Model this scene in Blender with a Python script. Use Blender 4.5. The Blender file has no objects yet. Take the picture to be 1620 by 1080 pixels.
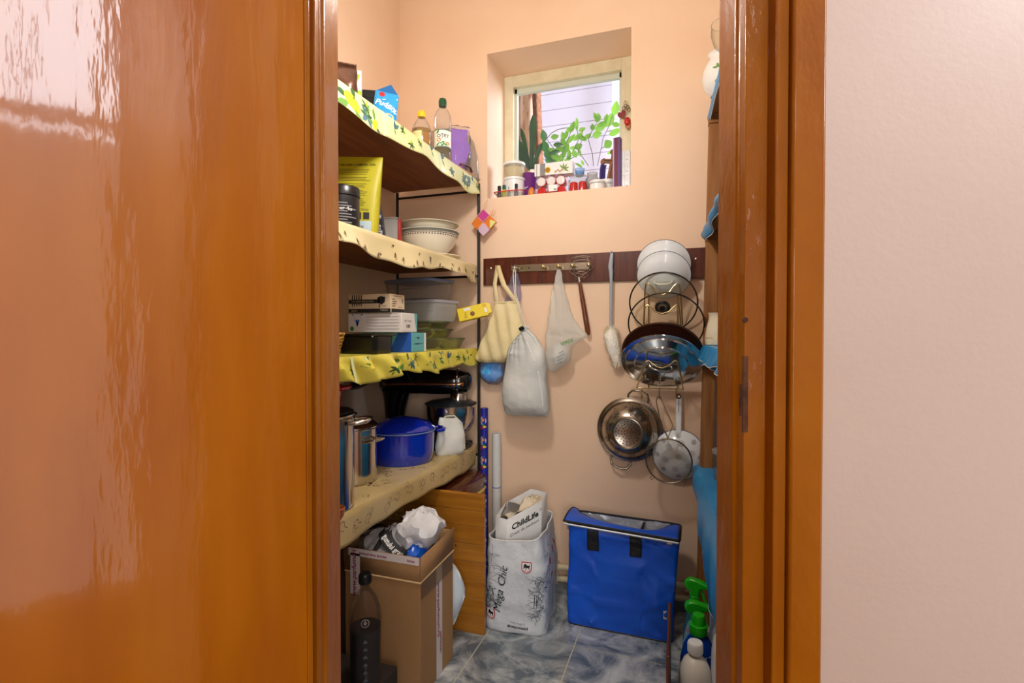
import bpy, math, random
from mathutils import Vector, Matrix, noise
from mathutils.bvhtree import BVHTree
random.seed(7)
S = bpy.context.scene
COL = S.collection
R_ = math.radians
PI = math.pi

# ---------------------------------------------------------------- camera
YAW, PIT, EYE, FPX = R_(19.0), R_(0.85), 1.25, 813.0
cam = bpy.data.objects.new('camera', bpy.data.cameras.new('camera'))
COL.objects.link(cam)
cam.data.sensor_width = 36
cam.data.lens = 36 * FPX / 1620
cam.data.clip_start = 0.02
cam.location = (0, 0, EYE)
cam.rotation_euler = (PI / 2 - PIT, 0, YAW)
S.camera = cam
# ---------------------------------------------------------------- world, light, exposure
S.view_settings.view_transform = 'Standard'
S.view_settings.look = 'None'
S.view_settings.exposure = 0.0
S.view_settings.gamma = 1
S.view_settings.use_curve_mapping = False
S.render.engine = 'CYCLES'
wd = bpy.data.worlds.new('sky'); S.world = wd
wd.use_nodes = True
wd.node_tree.nodes['Background'].inputs[0].default_value = (0.86, 0.90, 1.0, 1)
wd.node_tree.nodes['Background'].inputs[1].default_value = 1.15

def hw(u, w, z=0):                     # hall frame (right, forward) -> world
    return (u * math.cos(YAW) - w * math.sin(YAW), u * math.sin(YAW) + w * math.cos(YAW), z)

def light(name, kind, loc, power, col=(1, 1, 1), size=.1, size_y=None, rot=(0, 0, 0)):
    l = bpy.data.lights.new(name, kind); l.energy = power; l.color = col
    if kind == 'AREA':
        l.size = size
        if size_y: l.shape = 'RECTANGLE'; l.size_y = size_y
    else: l.shadow_soft_size = size
    o = bpy.data.objects.new(name, l); COL.objects.link(o); o.location = loc; o.rotation_euler = rot
    return o
light('pantry_bulb_light', 'POINT', (-0.52, 1.18, 2.22), 34, (1, .965, .91), .08)
light('hall_lamp_light', 'AREA', hw(.45, -.9, 2.62), 12, (1, .97, .93), .55, .55, (0, 0, YAW))
light('hall_fill_light', 'AREA', hw(.15, -2.36, 1.55), 56, (1, .98, .96), 1.6, 1.5, (PI / 2, 0, YAW))  # added fill behind the camera, brightens the front faces inside the pantry
light('porch_daylight', 'AREA', (.75, 3.6, 2.75), 80, (.78, .85, 1), .9, 1.2, (0, R_(78), R_(30)))
light('hall_glazing_light', 'AREA', hw(1.36, .42, 1.14), 2.6, (1, .92, .80), 1.64, .62, (0, PI / 2, YAW))
light('hall_daylight', 'AREA', hw(1.36, .44, 2.27), 20, (.88, .93, 1), .62, .5, (0, PI / 2, YAW))

# ---------------------------------------------------------------- helpers
def ray(px, py):
    F = Vector((-math.sin(YAW) * math.cos(PIT), math.cos(YAW) * math.cos(PIT), -math.sin(PIT)))
    R = Vector((math.cos(YAW), math.sin(YAW), 0)); U = R.cross(F)
    return F + R * ((px - 810) / FPX) + U * ((540 - py) / FPX)
def at(px, py, X=None, Y=None, Z=None):   # point of a real plane X=, Y= or Z= seen at a photo position
    d = ray(px, py); o = Vector((0, 0, EYE))
    i, v = (0, X) if X is not None else (1, Y) if Y is not None else (2, Z)
    return o + d * ((v - o[i]) / d[i])
def lin(c):
    c = c / 255.0
    return c / 12.92 if c <= .04045 else ((c + .055) / 1.055) ** 2.4
def rgb(*c): return tuple(lin(x) for x in c) + (1,)

MATS = {}
def mat(name, c, rough=.5, metal=0, var=None, bump=None, c2=None, coat=0, stretch=(1, 1, 1), sheen=0, trans=0, sss=0, spec=.5, coord='Object', detail=4, lo=.35, hi=.65):
    """principled material; var = noise scale mixing c and c2; bump = (scale, strength)"""
    if name in MATS: return MATS[name]
    m = bpy.data.materials.new(name); m.use_nodes = True
    nt = m.node_tree; b = nt.nodes['Principled BSDF']; L = nt.links.new
    b.inputs['Base Color'].default_value = rgb(*c); b.inputs['Roughness'].default_value = rough
    b.inputs['Metallic'].default_value = metal; b.inputs['Coat Weight'].default_value = coat
    b.inputs['Coat Roughness'].default_value = .06
    b.inputs['Specular IOR Level'].default_value = spec
    b.inputs['Sheen Weight'].default_value = sheen; b.inputs['Transmission Weight'].default_value = trans
    if sss: b.inputs['Subsurface Weight'].default_value = sss; b.inputs['Subsurface Radius'].default_value = (.01, .01, .01)
    if var or bump:
        tc = nt.nodes.new('ShaderNodeTexCoord'); mp = nt.nodes.new('ShaderNodeMapping')
        mp.inputs['Scale'].default_value = stretch; L(tc.outputs[coord], mp.inputs[0])
    if var:
        n = nt.nodes.new('ShaderNodeTexNoise'); n.inputs['Scale'].default_value = var; n.inputs['Detail'].default_value = detail
        L(mp.outputs[0], n.inputs['Vector'])
        r = nt.nodes.new('ShaderNodeValToRGB'); r.color_ramp.elements[0].position = lo; r.color_ramp.elements[1].position = hi
        r.color_ramp.elements[0].color = rgb(*c); r.color_ramp.elements[1].color = rgb(*(c2 or c))
        L(n.outputs[0], r.inputs[0]); L(r.outputs[0], b.inputs['Base Color'])
    if bump:
        n2 = nt.nodes.new('ShaderNodeTexNoise'); n2.inputs['Scale'].default_value = bump[0]; n2.inputs['Detail'].default_value = 5
        L(mp.outputs[0], n2.inputs['Vector'])
        bp = nt.nodes.new('ShaderNodeBump'); bp.inputs['Strength'].default_value = bump[1]; bp.inputs['Distance'].default_value = .01
        L(n2.outputs[0], bp.inputs['Height']); L(bp.outputs[0], b.inputs['Normal'])
        if coat: L(bp.outputs[0], b.inputs['Coat Normal'])
    MATS[name] = m
    return m
def thin(name, c=(255, 255, 255), body=.12, rough=.05, bodyc=None, gloss=.5):
    """thin clear sheet: transparent, partly white body, fresnel gloss"""
    if name in MATS: return MATS[name]
    m = bpy.data.materials.new(name); m.use_nodes = True; nt = m.node_tree; L = nt.links.new
    out = nt.nodes['Material Output']; nt.nodes.remove(nt.nodes['Principled BSDF'])
    d_ = nt.nodes.new('ShaderNodeBsdfDiffuse'); tl = nt.nodes.new('ShaderNodeBsdfTranslucent'); b = nt.nodes.new('ShaderNodeMixShader')
    for q in (d_, tl): q.inputs[0].default_value = rgb(*(bodyc or c))
    b.inputs[0].default_value = .45; L(d_.outputs[0], b.inputs[1]); L(tl.outputs[0], b.inputs[2])
    t = nt.nodes.new('ShaderNodeBsdfTransparent'); t.inputs[0].default_value = rgb(*c)
    mx = nt.nodes.new('ShaderNodeMixShader'); mx.inputs[0].default_value = body
    L(t.outputs[0], mx.inputs[1]); L(b.outputs[0], mx.inputs[2])
    g = nt.nodes.new('ShaderNodeBsdfGlossy'); g.inputs['Roughness'].default_value = rough
    lw = nt.nodes.new('ShaderNodeLayerWeight'); lw.inputs[0].default_value = .18
    mu = nt.nodes.new('ShaderNodeMath'); mu.operation = 'MULTIPLY'; mu.inputs[1].default_value = gloss
    L(lw.outputs['Fresnel'], mu.inputs[0])
    m2 = nt.nodes.new('ShaderNodeMixShader'); L(mu.outputs[0], m2.inputs[0]); L(mx.outputs[0], m2.inputs[1]); L(g.outputs[0], m2.inputs[2])
    L(m2.outputs[0], out.inputs[0]); MATS[name] = m
    return m
def wood(name, c1, c2, axis=2, scale=9, rough=.4, coat=0, bump=.06):
    """straight grain along the given object axis"""
    if name in MATS: return MATS[name]
    st = [7, 7, 7]; st[axis] = .45
    return mat(name, c1, rough, 0, scale, (scale * 2.2, bump), c2, coat, tuple(st), lo=.32, hi=.68)

class M:
    def __init__(s): s.V = []; s.F = []; s.I = []; s.m = 0
    def add(s, vs, fs):
        o = len(s.V); s.V += [Vector(v) for v in vs]; s.F += [tuple(i + o for i in f) for f in fs]; s.I += [s.m] * len(fs); return s
    def box(s, x0, x1, y0, y1, z0, z1):
        return s.add([(x0, y0, z0), (x1, y0, z0), (x1, y1, z0), (x0, y1, z0), (x0, y0, z1), (x1, y0, z1), (x1, y1, z1), (x0, y1, z1)],
                     [(0, 3, 2, 1), (4, 5, 6, 7), (0, 1, 5, 4), (1, 2, 6, 5), (2, 3, 7, 6), (3, 0, 4, 7)])
    def bc(s, c, d): return s.box(c[0] - d[0] / 2, c[0] + d[0] / 2, c[1] - d[1] / 2, c[1] + d[1] / 2, c[2] - d[2] / 2, c[2] + d[2] / 2)
    def lathe(s, prof, n=32, c=(0, 0, 0), sx=1, sy=1):
        vs = []; fs = []; rings = []
        for r, z in prof:
            if r < 1e-6: rings.append([len(vs)]); vs.append((c[0], c[1], c[2] + z))
            else:
                rings.append(list(range(len(vs), len(vs) + n)))
                vs += [(c[0] + sx * r * math.cos(2 * PI * i / n), c[1] + sy * r * math.sin(2 * PI * i / n), c[2] + z) for i in range(n)]
        for a, b in zip(rings, rings[1:]):
            for i in range(n):
                j = (i + 1) % n
                if len(a) == 1 and len(b) > 1: fs.append((a[0], b[j], b[i]))
                elif len(b) == 1 and len(a) > 1: fs.append((a[i], a[j], b[0]))
                elif len(a) > 1: fs.append((a[i], a[j], b[j], b[i]))
        return s.add(vs, fs)
    def tube(s, pts, r, n=8, closed=False, cap=True):
        P = [Vector(p) for p in pts]; k = len(P); rs = r if isinstance(r, (list, tuple)) else [r] * k
        vs = []; fs = []; up = None
        for i in range(k):
            t = (P[(i + 1) % k] - P[i - 1]) if closed else (P[min(i + 1, k - 1)] - P[max(i - 1, 0)])
            t = t.normalized() if t.length > 1e-9 else Vector((0, 0, 1))
            if up is None: up = t.orthogonal().normalized()
            up = up - t * up.dot(t)
            up = up.normalized() if up.length > 1e-6 else t.orthogonal().normalized()
            w = t.cross(up)
            vs += [P[i] + (up * math.cos(2 * PI * j / n) + w * math.sin(2 * PI * j / n)) * rs[i] for j in range(n)]
        for i in range(k if closed else k - 1):
            a = i * n; b = ((i + 1) % k) * n
            for j in range(n): fs.append((a + j, a + (j + 1) % n, b + (j + 1) % n, b + j))
        if not closed and cap: fs += [tuple(range(n))[::-1], tuple(range((k - 1) * n, k * n))]
        return s.add(vs, fs)
    def prism(s, poly, z0, z1):
        n = len(poly)
        return s.add([(x, y, z0) for x, y in poly] + [(x, y, z1) for x, y in poly],
                     [tuple(range(n))[::-1], tuple(range(n, 2 * n))] + [(i, (i + 1) % n, n + (i + 1) % n, n + i) for i in range(n)])
    def grid(s, fn, nu, nv, cu=False):
        mu = nu if cu else nu + 1
        vs = [fn(i / nu, j / nv) for j in range(nv + 1) for i in range(mu)]
        return s.add(vs, [(j * mu + i, j * mu + (i + 1) % mu, (j + 1) * mu + (i + 1) % mu, (j + 1) * mu + i) for j in range(nv) for i in range(nu)])
    def ball(s, c, rx, ry, rz, n=16, m=10):
        return s.lathe([(max(math.sin(PI * i / m), 0) if 0 < i < m else 0, -math.cos(PI * i / m) * rz) for i in range(m + 1)], n, c, rx, ry)
    def sack(s, rows, n=32, e=2.6, sub=4, cap=True, open_top=False):
        """stack of superellipse rings; rows (z, xl, xr, yc, th)"""
        rr = []
        for i in range(len(rows) - 1):
            p0, p1, p2, p3 = rows[max(i - 1, 0)], rows[i], rows[i + 1], rows[min(i + 2, len(rows) - 1)]
            for k in range(sub):
                t = k / sub
                rr.append(tuple(.5 * (2 * b + (c - a) * t + (2 * a - 5 * b + 4 * c - d) * t * t + (3 * b - a - 3 * c + d) * t ** 3) for a, b, c, d in zip(p0, p1, p2, p3)))
        rr.append(rows[-1]); vs = []; fs = []
        mw = sum(q[2] - q[1] for q in rr) / 2; mt = sum(q[4] for q in rr) / 2
        K = 720; se = lambda a: (mw * math.copysign(abs(math.cos(a)) ** (2 / e), math.cos(a)), mt * math.copysign(abs(math.sin(a)) ** (2 / e), math.sin(a)))
        pp = [se(2 * PI * k / K) for k in range(K + 1)]; cum = [0]
        for k in range(K): cum.append(cum[-1] + math.hypot(pp[k + 1][0] - pp[k][0], pp[k + 1][1] - pp[k][1]))
        ang = []; k = 0
        for i in range(n):
            tgt = cum[-1] * i / n
            while cum[k + 1] < tgt: k += 1
            ang.append(2 * PI * (k + (tgt - cum[k]) / max(cum[k + 1] - cum[k], 1e-9)) / K)
        for z, xl, xr, yc, th in rr:
            cx = (xl + xr) / 2; w = (xr - xl) / 2
            for a in ang:
                ca, sa = math.cos(a), math.sin(a)
                vs.append((cx + w * math.copysign(abs(ca) ** (2 / e), ca), yc + th / 2 * math.copysign(abs(sa) ** (2 / e), sa), z))
        for j in range(len(rr) - 1):
            for i in range(n): fs.append((j * n + i, j * n + (i + 1) % n, (j + 1) * n + (i + 1) % n, (j + 1) * n + i))
        if cap:
            fs.append(tuple(range(n))[::-1])
            if not open_top: fs.append(tuple(range((len(rr) - 1) * n, len(rr) * n)))
        return s.add(vs, fs)
    def xf(s, mt):
        s.V = [mt @ v for v in s.V]; return s
    def mv(s, x, y, z): return s.xf(Matrix.Translation((x, y, z)))
    def rot(s, a, ax): return s.xf(Matrix.Rotation(a, 4, ax))
    def rough(s, amp, sc, seed=0, ridged=False):
        o = Vector((seed * 3.7, seed * 1.3, -seed))
        for v in s.V:
            d = noise.noise_vector(v * sc + o)
            if ridged: d = Vector([1 - 2 * abs(x) * 1.6 for x in d]) * .5
            v += d * amp
        return s
    def bvh(s): return BVHTree.FromPolygons([tuple(v) for v in s.V], s.F)

def obj(name, g, m, parent=None, loc=(0, 0, 0), rot=(0, 0, 0), bev=0, ang=38, sub=0, solid=0, stuff=False):
    me = bpy.data.meshes.new(name)
    me.from_pydata([tuple(v) for v in g.V], [], g.F)
    for mm in (m if isinstance(m, (list, tuple)) else [m]): me.materials.append(mm)
    if len(me.polygons) == len(g.I): me.polygons.foreach_set('material_index', g.I)
    me.validate(); me.shade_smooth(); me.set_sharp_from_angle(angle=R_(ang))
    o = bpy.data.objects.new(name, me); COL.objects.link(o)
    if parent: o.parent = parent
    o.location = loc; o.rotation_euler = rot
    if solid:
        md = o.modifiers.new('solid', 'SOLIDIFY'); md.thickness = solid; md.offset = 0
    if bev:
        md = o.modifiers.new('bevel', 'BEVEL'); md.width = bev; md.segments = 2; md.limit_method = 'ANGLE'; md.angle_limit = R_(40)
    if sub:
        md = o.modifiers.new('sub', 'SUBSURF'); md.levels = sub; md.render_levels = sub
    if stuff: o['kind'] = 'stuff'
    return o
def tag(o, label, cat, group=None):
    o['label'] = label; o['category'] = cat
    if group: o['group'] = group
    return o
def thing(name, label, cat, loc=(0, 0, 0), rz=0, group=None, rot=None):
    o = bpy.data.objects.new(name, None); o.empty_display_size = .02; COL.objects.link(o)
    o.location = loc; o.rotation_euler = rot or (0, 0, rz)
    return tag(o, label, cat, group)
def struct(name, g, m, parent=None, **k):
    o = obj(name, g, m, parent, **k)
    if not parent: o['kind'] = 'structure'
    return o
def copy_tree(o, parent=None):
    c = o.copy(); COL.objects.link(c)
    if parent: c.parent = parent
    for ch in list(o.children): copy_tree(ch, c)
    return c

# -- flat print: 2-D shapes in (x, z) laid on a face, or cast on a curved body
def text2(s, size, ang=0, x=0, z=0, italic=0, bold=0, align='CENTER'):
    cu = bpy.data.curves.new('lettering', 'FONT'); cu.body = s; cu.size = size; cu.align_x = align; cu.align_y = 'CENTER'
    cu.shear = italic; cu.offset = bold; cu.resolution_u = 2
    t = bpy.data.objects.new('lettering', cu); me = bpy.data.meshes.new_from_object(t)
    g = M(); ca, sa = math.cos(ang), math.sin(ang)
    g.add([(x + v.co.x * ca - v.co.y * sa, 0, z + v.co.x * sa + v.co.y * ca) for v in me.vertices], [tuple(p.vertices) for p in me.polygons])
    bpy.data.objects.remove(t); bpy.data.curves.remove(cu); bpy.data.meshes.remove(me)
    return g
def poly2(pts): return M().add([(x, 0, z) for x, z in pts], [tuple(range(len(pts)))])
def rect2(x0, x1, z0, z1, n=1, k=1):
    return M().grid(lambda u, v: (x0 + (x1 - x0) * u, 0, z0 + (z1 - z0) * v), n, k)
def disc2(x, z, r, n=16, rz=None): return poly2([(x + r * math.cos(2 * PI * i / n), z + (rz or r) * math.sin(2 * PI * i / n)) for i in range(n)])
def ring2(x, z, r, w, n=20):
    return M().grid(lambda u, v: (x + (r - w * v) * math.cos(2 * PI * u), 0, z + (r - w * v) * math.sin(2 * PI * u)), n, 1, True)
def join(*gs):
    g = M()
    for q in gs: g.add(q.V, q.F)
    g.multi = len(gs) > 1
    return g
def press(name, parent, g2, m, y=None, body=None, face='F', e=.0006, label=None):
    """g2 in (x,z): face F (-y), R (+x), L (-x), T (top); y = plane position, or cast on body mesh (front)"""
    g = M(); g.F = g2.F; g.I = [0] * len(g2.F)
    bv = body.bvh() if body else None; V = []
    for v in g2.V:
        a, b = v.x, v.z
        if bv:
            if face == 'R': h = bv.ray_cast(Vector((9, a, b)), Vector((-1, 0, 0)))
            elif face == 'T': h = bv.ray_cast(Vector((a, b, 9)), Vector((0, 0, -1)))
            else: h = bv.ray_cast(Vector((a, -9, b)), Vector((0, 1, 0)))
            p = h[0] if h[0] else (bv.find_nearest(Vector((a, -.3, b)))[0])
            V.append(p + Vector({'R': (e, 0, 0), 'T': (0, 0, e)}.get(face, (0, -e, 0))))
        elif face == 'F': V.append(Vector((a, y - e, b)))
        elif face == 'R': V.append(Vector((y + e, a, b)))
        elif face == 'L': V.append(Vector((y - e, -a, b)))
        else: V.append(Vector((a, b, y + e)))
    g.V = V
    o = obj(name, g, m, parent)
    if label: o['label'] = label
    if getattr(g2, 'multi', 0): o['kind'] = 'stuff'
    return o

# ---------------------------------------------------------------- materials
PEACH = mat('peach_wall_paint', (238, 206, 176), .55, 0, 3, (60, .05), (234, 200, 168))
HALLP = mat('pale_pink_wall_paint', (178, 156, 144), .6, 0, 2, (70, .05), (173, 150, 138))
WHITEP = mat('white_ceiling_paint', (240, 236, 230), .8)
DOORP = mat('glossy_ochre_brown_paint', (154, 86, 2), .36, 0, 4, (6, .13), (142, 74, 1), .62, (3.2, 3.2, .8), spec=.2)
FRAMEP = mat('thick_brown_gloss_paint', (142, 80, 0), .42, 0, 6, (26, .32), (126, 66, 0), .28, (1, 1, .55), spec=.12)
BLACKM = mat('black_metal', (26, 24, 24), .4, .3)
BLACKP = mat('black_plastic', (18, 18, 20), .3)
WHITEPL = mat('white_plastic', (232, 234, 232), .35)
STEEL = mat('polished_steel', (205, 200, 192), .14, 1)
STEELB = mat('brushed_steel', (190, 186, 178), .28, 1)
CHROME = mat('chrome', (225, 225, 225), .06, 1)
GOLD = mat('brassy_wire', (202, 182, 130), .25, 1)
CARD = mat('cardboard', (166, 126, 82), .8, 0, 5, (90, .05), (152, 112, 70), 0, (1, 1, .3))
BLUEF = mat('blue_nylon', (8, 90, 216), .45, 0, 6, (9, .45), (6, 78, 200))
INK = mat('black_ink', (28, 27, 28), .6)
WHITEI = mat('white_ink', (235, 235, 232), .6)
GREYI = mat('grey_ink', (130, 130, 132), .6)
MAG = mat('magenta_ink', (150, 40, 100), .6)
REDI = mat('red_ink', (185, 28, 34), .5)
GREENI = mat('green_ink', (60, 140, 50), .6)
BLUEI = mat('blue_ink', (40, 90, 180), .5)
YELI = mat('yellow_ink', (240, 190, 30), .5)
ORAI = mat('orange_ink', (230, 130, 40), .5)
GLASS = thin('clear_glass', (246, 250, 248), .03, .02, gloss=.7)
PANE = thin('dusty_pane', (250, 250, 250), .02, .35, gloss=.08)
PLAST = thin('clear_plastic', (246, 246, 246), .07, .12)
MILKY = thin('milky_film', (244, 244, 242), .38, .2, (240, 240, 238))
ENAM = mat('white_enamel', (244, 249, 252), .16, coat=.5)

# ---------------------------------------------------------------- structure: pantry
XL, XR, YB, CZ = -1.475, .42, 2.43, 3.05
NX0, NX1, NZ0, NZ1, ND = -.968, -.257, 1.935, 2.66, 2.70
g = M()
g.box(XL - .1, NX0, YB, 2.80, -.05, CZ); g.box(NX1, XR + .1, YB, 2.80, -.05, CZ)
g.box(NX0, NX1, YB, 2.80, -.05, NZ0); g.box(NX0, NX1, YB, 2.80, NZ1, CZ)
struct('wall_back', g, PEACH)
struct('wall_left', M().box(XL - .1, XL, .2, YB, -.05, CZ), PEACH)
struct('wall_right', M().box(XR, XR + .1, 1.10, YB, -.05, CZ), PEACH)
struct('ceiling', M().box(XL - .1, XR + .1, .2, 2.8, CZ, CZ + .06), WHITEP)
# floor: grout bed with single tiles
fl = struct('floor', M().box(XL, XR, .2, YB, -.06, -.0035), mat('cream_grout', (196, 190, 172), .8))
tm = mat('blue_grey_marbled_tile', (92, 104, 114), .22, 0, 5.0, (8, .03), (214, 218, 216), .3, detail=9, lo=.40, hi=.70)
nt = tm.node_tree
ns = [n for n in nt.nodes if n.type == 'TEX_NOISE'][0]; ns.inputs['Distortion'].default_value = 1.5; ns.inputs['Roughness'].default_value = .66
oi = nt.nodes.new('ShaderNodeObjectInfo'); ad = nt.nodes.new('ShaderNodeVectorMath'); ad.operation = 'ADD'
mp = [n for n in nt.nodes if n.type == 'MAPPING'][0]; sc_ = nt.nodes.new('ShaderNodeVectorMath'); sc_.operation = 'SCALE'; sc_.inputs['Scale'].default_value = 1.0
nt.links.new(oi.outputs['Location'], sc_.inputs[0]); nt.links.new(mp.outputs[0], ad.inputs[0]); nt.links.new(sc_.outputs[0], ad.inputs[1]); nt.links.new(ad.outputs[0], ns.inputs['Vector'])
TS = .363
t0 = None
for i in range(-3, 3):
    for j in range(-4, 2):
        x0, y0 = -.43 + i * TS, 2.008 + j * TS
        a, b, c, d = max(x0, XL), min(x0 + TS, XR), max(y0, .3), min(y0 + TS, YB)
        if b - a < .02 or d - c < .02: continue
        full = abs(b - a - TS) < 1e-4 and abs(d - c - TS) < 1e-4
        if full and t0:
            o = t0.copy(); COL.objects.link(o)
        else:
            w, h = b - a - .006, d - c - .006
            o = obj('tile', M().box(-w / 2, w / 2, -h / 2, h / 2, -.008, 0), tm, fl, bev=.0012)
            if full: t0 = o
        o.parent = fl; o.location = ((a + b) / 2, (c + d) / 2, 0)

# ---------------------------------------------------------------- structure: door wall and hall (turned with the doorway)
HR = (0, 0, YAW)
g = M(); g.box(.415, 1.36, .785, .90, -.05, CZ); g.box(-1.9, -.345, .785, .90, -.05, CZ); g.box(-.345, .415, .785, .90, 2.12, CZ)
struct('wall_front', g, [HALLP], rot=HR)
prof = [(.3594, .88), (.3594, .835), (.3644, .830), (.3644, .807), (.397, .805), (.397, .7777), (.4165, .7777), (.4165, .7850), (.4165, .90), (.3594, .90)]
struct('door_frame_right', M().prism(prof[::-1], -.02, 2.1), FRAMEP, rot=HR, bev=.002).name = 'trim_1'
profl = [(-.302, .90), (-.345, .90), (-.345, .7777), (-.325, .7777), (-.325, .805), (-.307, .807), (-.307, .829), (-.302, .833)]
struct('trim_2', M().prism(profl[::-1], -.02, 2.1), FRAMEP, rot=HR, bev=.002)
struct('trim_3', M().box(.4175, .4676, .768, .785, -.02, 2.16), FRAMEP, rot=HR, bev=.004)
struct('trim_4', M().box(-.40, -.3455, .768, .785, -.02, 2.16), FRAMEP, rot=HR, bev=.004)
struct('trim_5', M().box(-.345, .4165, .775, .90, 2.1, 2.16), FRAMEP, rot=HR, bev=.004)
fr = bpy.data.objects['trim_1']
sl = mat('dark_raw_wood', (52, 24, 8), .8, 0, 60, None, (90, 50, 20))
g = M().box(.3638, .3712, .8064, .8115, 1.095, 1.215); g.box(.3638, .3662, .815, .822, 1.12, 1.17)
obj('strike_slot', g, sl, fr)
obj('latch_hole', M().lathe([(0, 0), (.0042, 0), (.0042, .003), (0, .003)], 14).rot(PI / 2, 'X').mv(.3655, .8075, 1.272), sl, fr)
struct('trim_6', M().box(.3644, .3690, .881, .9015, -.02, 2.1), mat('white_plaster_edge', (226, 218, 206), .8), rot=HR)
# door leaf, open 112 degrees into the hall
pv = hw(-.325, .772)
DA = YAW - R_(113)
g = M().box(0, .66, 0, .030, .012, 2.09)
dl = struct('door_1', g, DOORP, loc=pv, rot=(0, 0, DA), bev=.003)
obj('edge_bead', M().box(0.002, .011, .030, .0325, .012, 2.09), FRAMEP, dl, bev=.001)
g = M(); g.tube([(.60, .030, 1.05), (.60, .075, 1.05)], .009, 12); g.tube([(.60, .072, 1.05), (.575, .078, 1.05), (.49, .078, 1.05)], .009, 12)
obj('door_handle', g, STEELB, dl)
# hall shell
struct('hall_floor', M().box(-1.9, 1.4, -2.4, .9, -.07, -.006), wood('hall_floor_wood', (150, 105, 62), (120, 80, 45), 1), rot=HR)
struct('hall_ceiling', M().box(-1.9, 1.4, -2.4, .785, 2.68, 2.74), WHITEP, rot=HR)
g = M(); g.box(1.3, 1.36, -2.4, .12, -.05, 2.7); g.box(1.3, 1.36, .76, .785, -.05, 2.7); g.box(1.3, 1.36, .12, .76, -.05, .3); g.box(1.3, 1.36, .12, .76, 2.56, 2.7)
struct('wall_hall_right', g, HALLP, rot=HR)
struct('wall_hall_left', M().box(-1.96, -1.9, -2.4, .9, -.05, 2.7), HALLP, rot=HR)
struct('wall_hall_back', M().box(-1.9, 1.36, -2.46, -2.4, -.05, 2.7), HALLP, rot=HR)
g = M()
for a, b, c, d in ((.12, .16, .3, 2.56), (.72, .76, .3, 2.56), (.16, .72, .3, .34), (.16, .72, 1.97, 2.02), (.16, .72, 2.53, 2.56), (.43, .45, 2.03, 2.53)): g.box(1.31, 1.34, a, b, c, d)
struct('window_2', g, WHITEPL, rot=HR)

# ---------------------------------------------------------------- pantry window in its deep niche
CREAM = mat('old_cream_window_paint', (226, 220, 190), .4, 0, 14, (40, .08), (214, 206, 172))
g = M()
g.box(NX0, NX0 + .052, ND - .02, ND + .05, NZ0, NZ1); g.box(NX1 - .075, NX1, ND - .02, ND + .05, NZ0, NZ1)
g.box(NX0 + .052, NX1 - .075, ND - .02, ND + .05, NZ1 - .062, NZ1); g.box(NX0 + .052, NX1 - .075, ND - .02, ND + .05, NZ0, NZ0 + .02)
win = struct('window_1', g, CREAM, bev=.002)
g = M(); a, b, c, d = NX0 + .052, NX1 - .075, NZ0 + .02, NZ1 - .062
for x0, x1, z0, z1 in ((a, a + .014, c, d), (b - .014, b, c, d), (a, b, d - .026, d), (a, b, c, c + .012)): g.box(x0, x1, ND + .008, ND + .035, z0, z1)
obj('sash', g, mat('pale_green_sash', (206, 212, 196), .45), win, bev=.001)
obj('pane', M().box(a + .01, b - .01, ND + .02, ND + .023, c + .01, d - .02), PANE, win)

# porch outside: white cladding boards, post, lace curtain
pw = struct('wall_porch', M().box(-3.2, 1.6, 4.66, 4.72, .5, 4.0), mat('porch_backing', (150, 140, 150), .8))
CLAD = mat('lilac_white_cladding', (232, 222, 232), .6, 0, 3, None, (224, 212, 222))
pl = None
for i in range(16):
    z = 1.7 + i * .147
    if pl is None: o = pl = obj('cladding_board', M().box(-2.3, 2.3, -.012, .012, .0, .143), CLAD, pw, bev=.003)
    else: o = pl.copy(); COL.objects.link(o); o.parent = pw
    o.location = (-.8, 4.645, z)
struct('trim_7', M().box(-.63, -.56, 4.45, 4.52, .5, 4.0), mat('white_post_paint', (245, 245, 248), .5))
sl_ = struct('trim_8', M().box(-1.3, .1, 2.80, 3.10, 1.86, 1.925), mat('outer_sill_stone', (210, 205, 200), .6))
cm = mat('lace_curtain', (214, 182, 150), .9, 0, 26, None, (150, 88, 54), 0, (1, 1, .5), lo=.52, hi=.7)
def lace(u, v):
    x = -1.32 + .32 * u; return (x, 3.42 + .022 * math.sin(u * 34) + .01 * math.sin(u * 11 + v * 3), 1.6 + 1.42 * v + .02 * math.sin(u * 18) * v)
cur = tag(obj('lace_curtain', M().grid(lace, 60, 8), cm, solid=.002), 'brown patterned lace curtain hanging outside at the left of the small window', 'curtain')
def lacef(u, v): return (-1.005 + .055 * u + .015 * math.sin(v * 4), 3.36 + .03 * math.sin(u * 7), 1.6 + 1.40 * v + .02 * math.sin(u * 6) * v)
obj('gathered_edge', M().grid(lacef, 14, 10), mat('lace_dark', (168, 112, 76), .9, 0, 40, None, (120, 70, 40)), cur, solid=.002)
g = M().tube([(-1.5, 3.4, 3.03), (-.2, 3.4, 3.03)], .012, 10)
g.tube([(-1.4, 3.4, 3.03), (-1.4, 2.795, 3.03)], .008, 8); g.tube([(-.3, 3.4, 3.03), (-.3, 2.795, 3.03)], .008, 8)
obj('curtain_rod', g, WHITEPL, cur)

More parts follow.
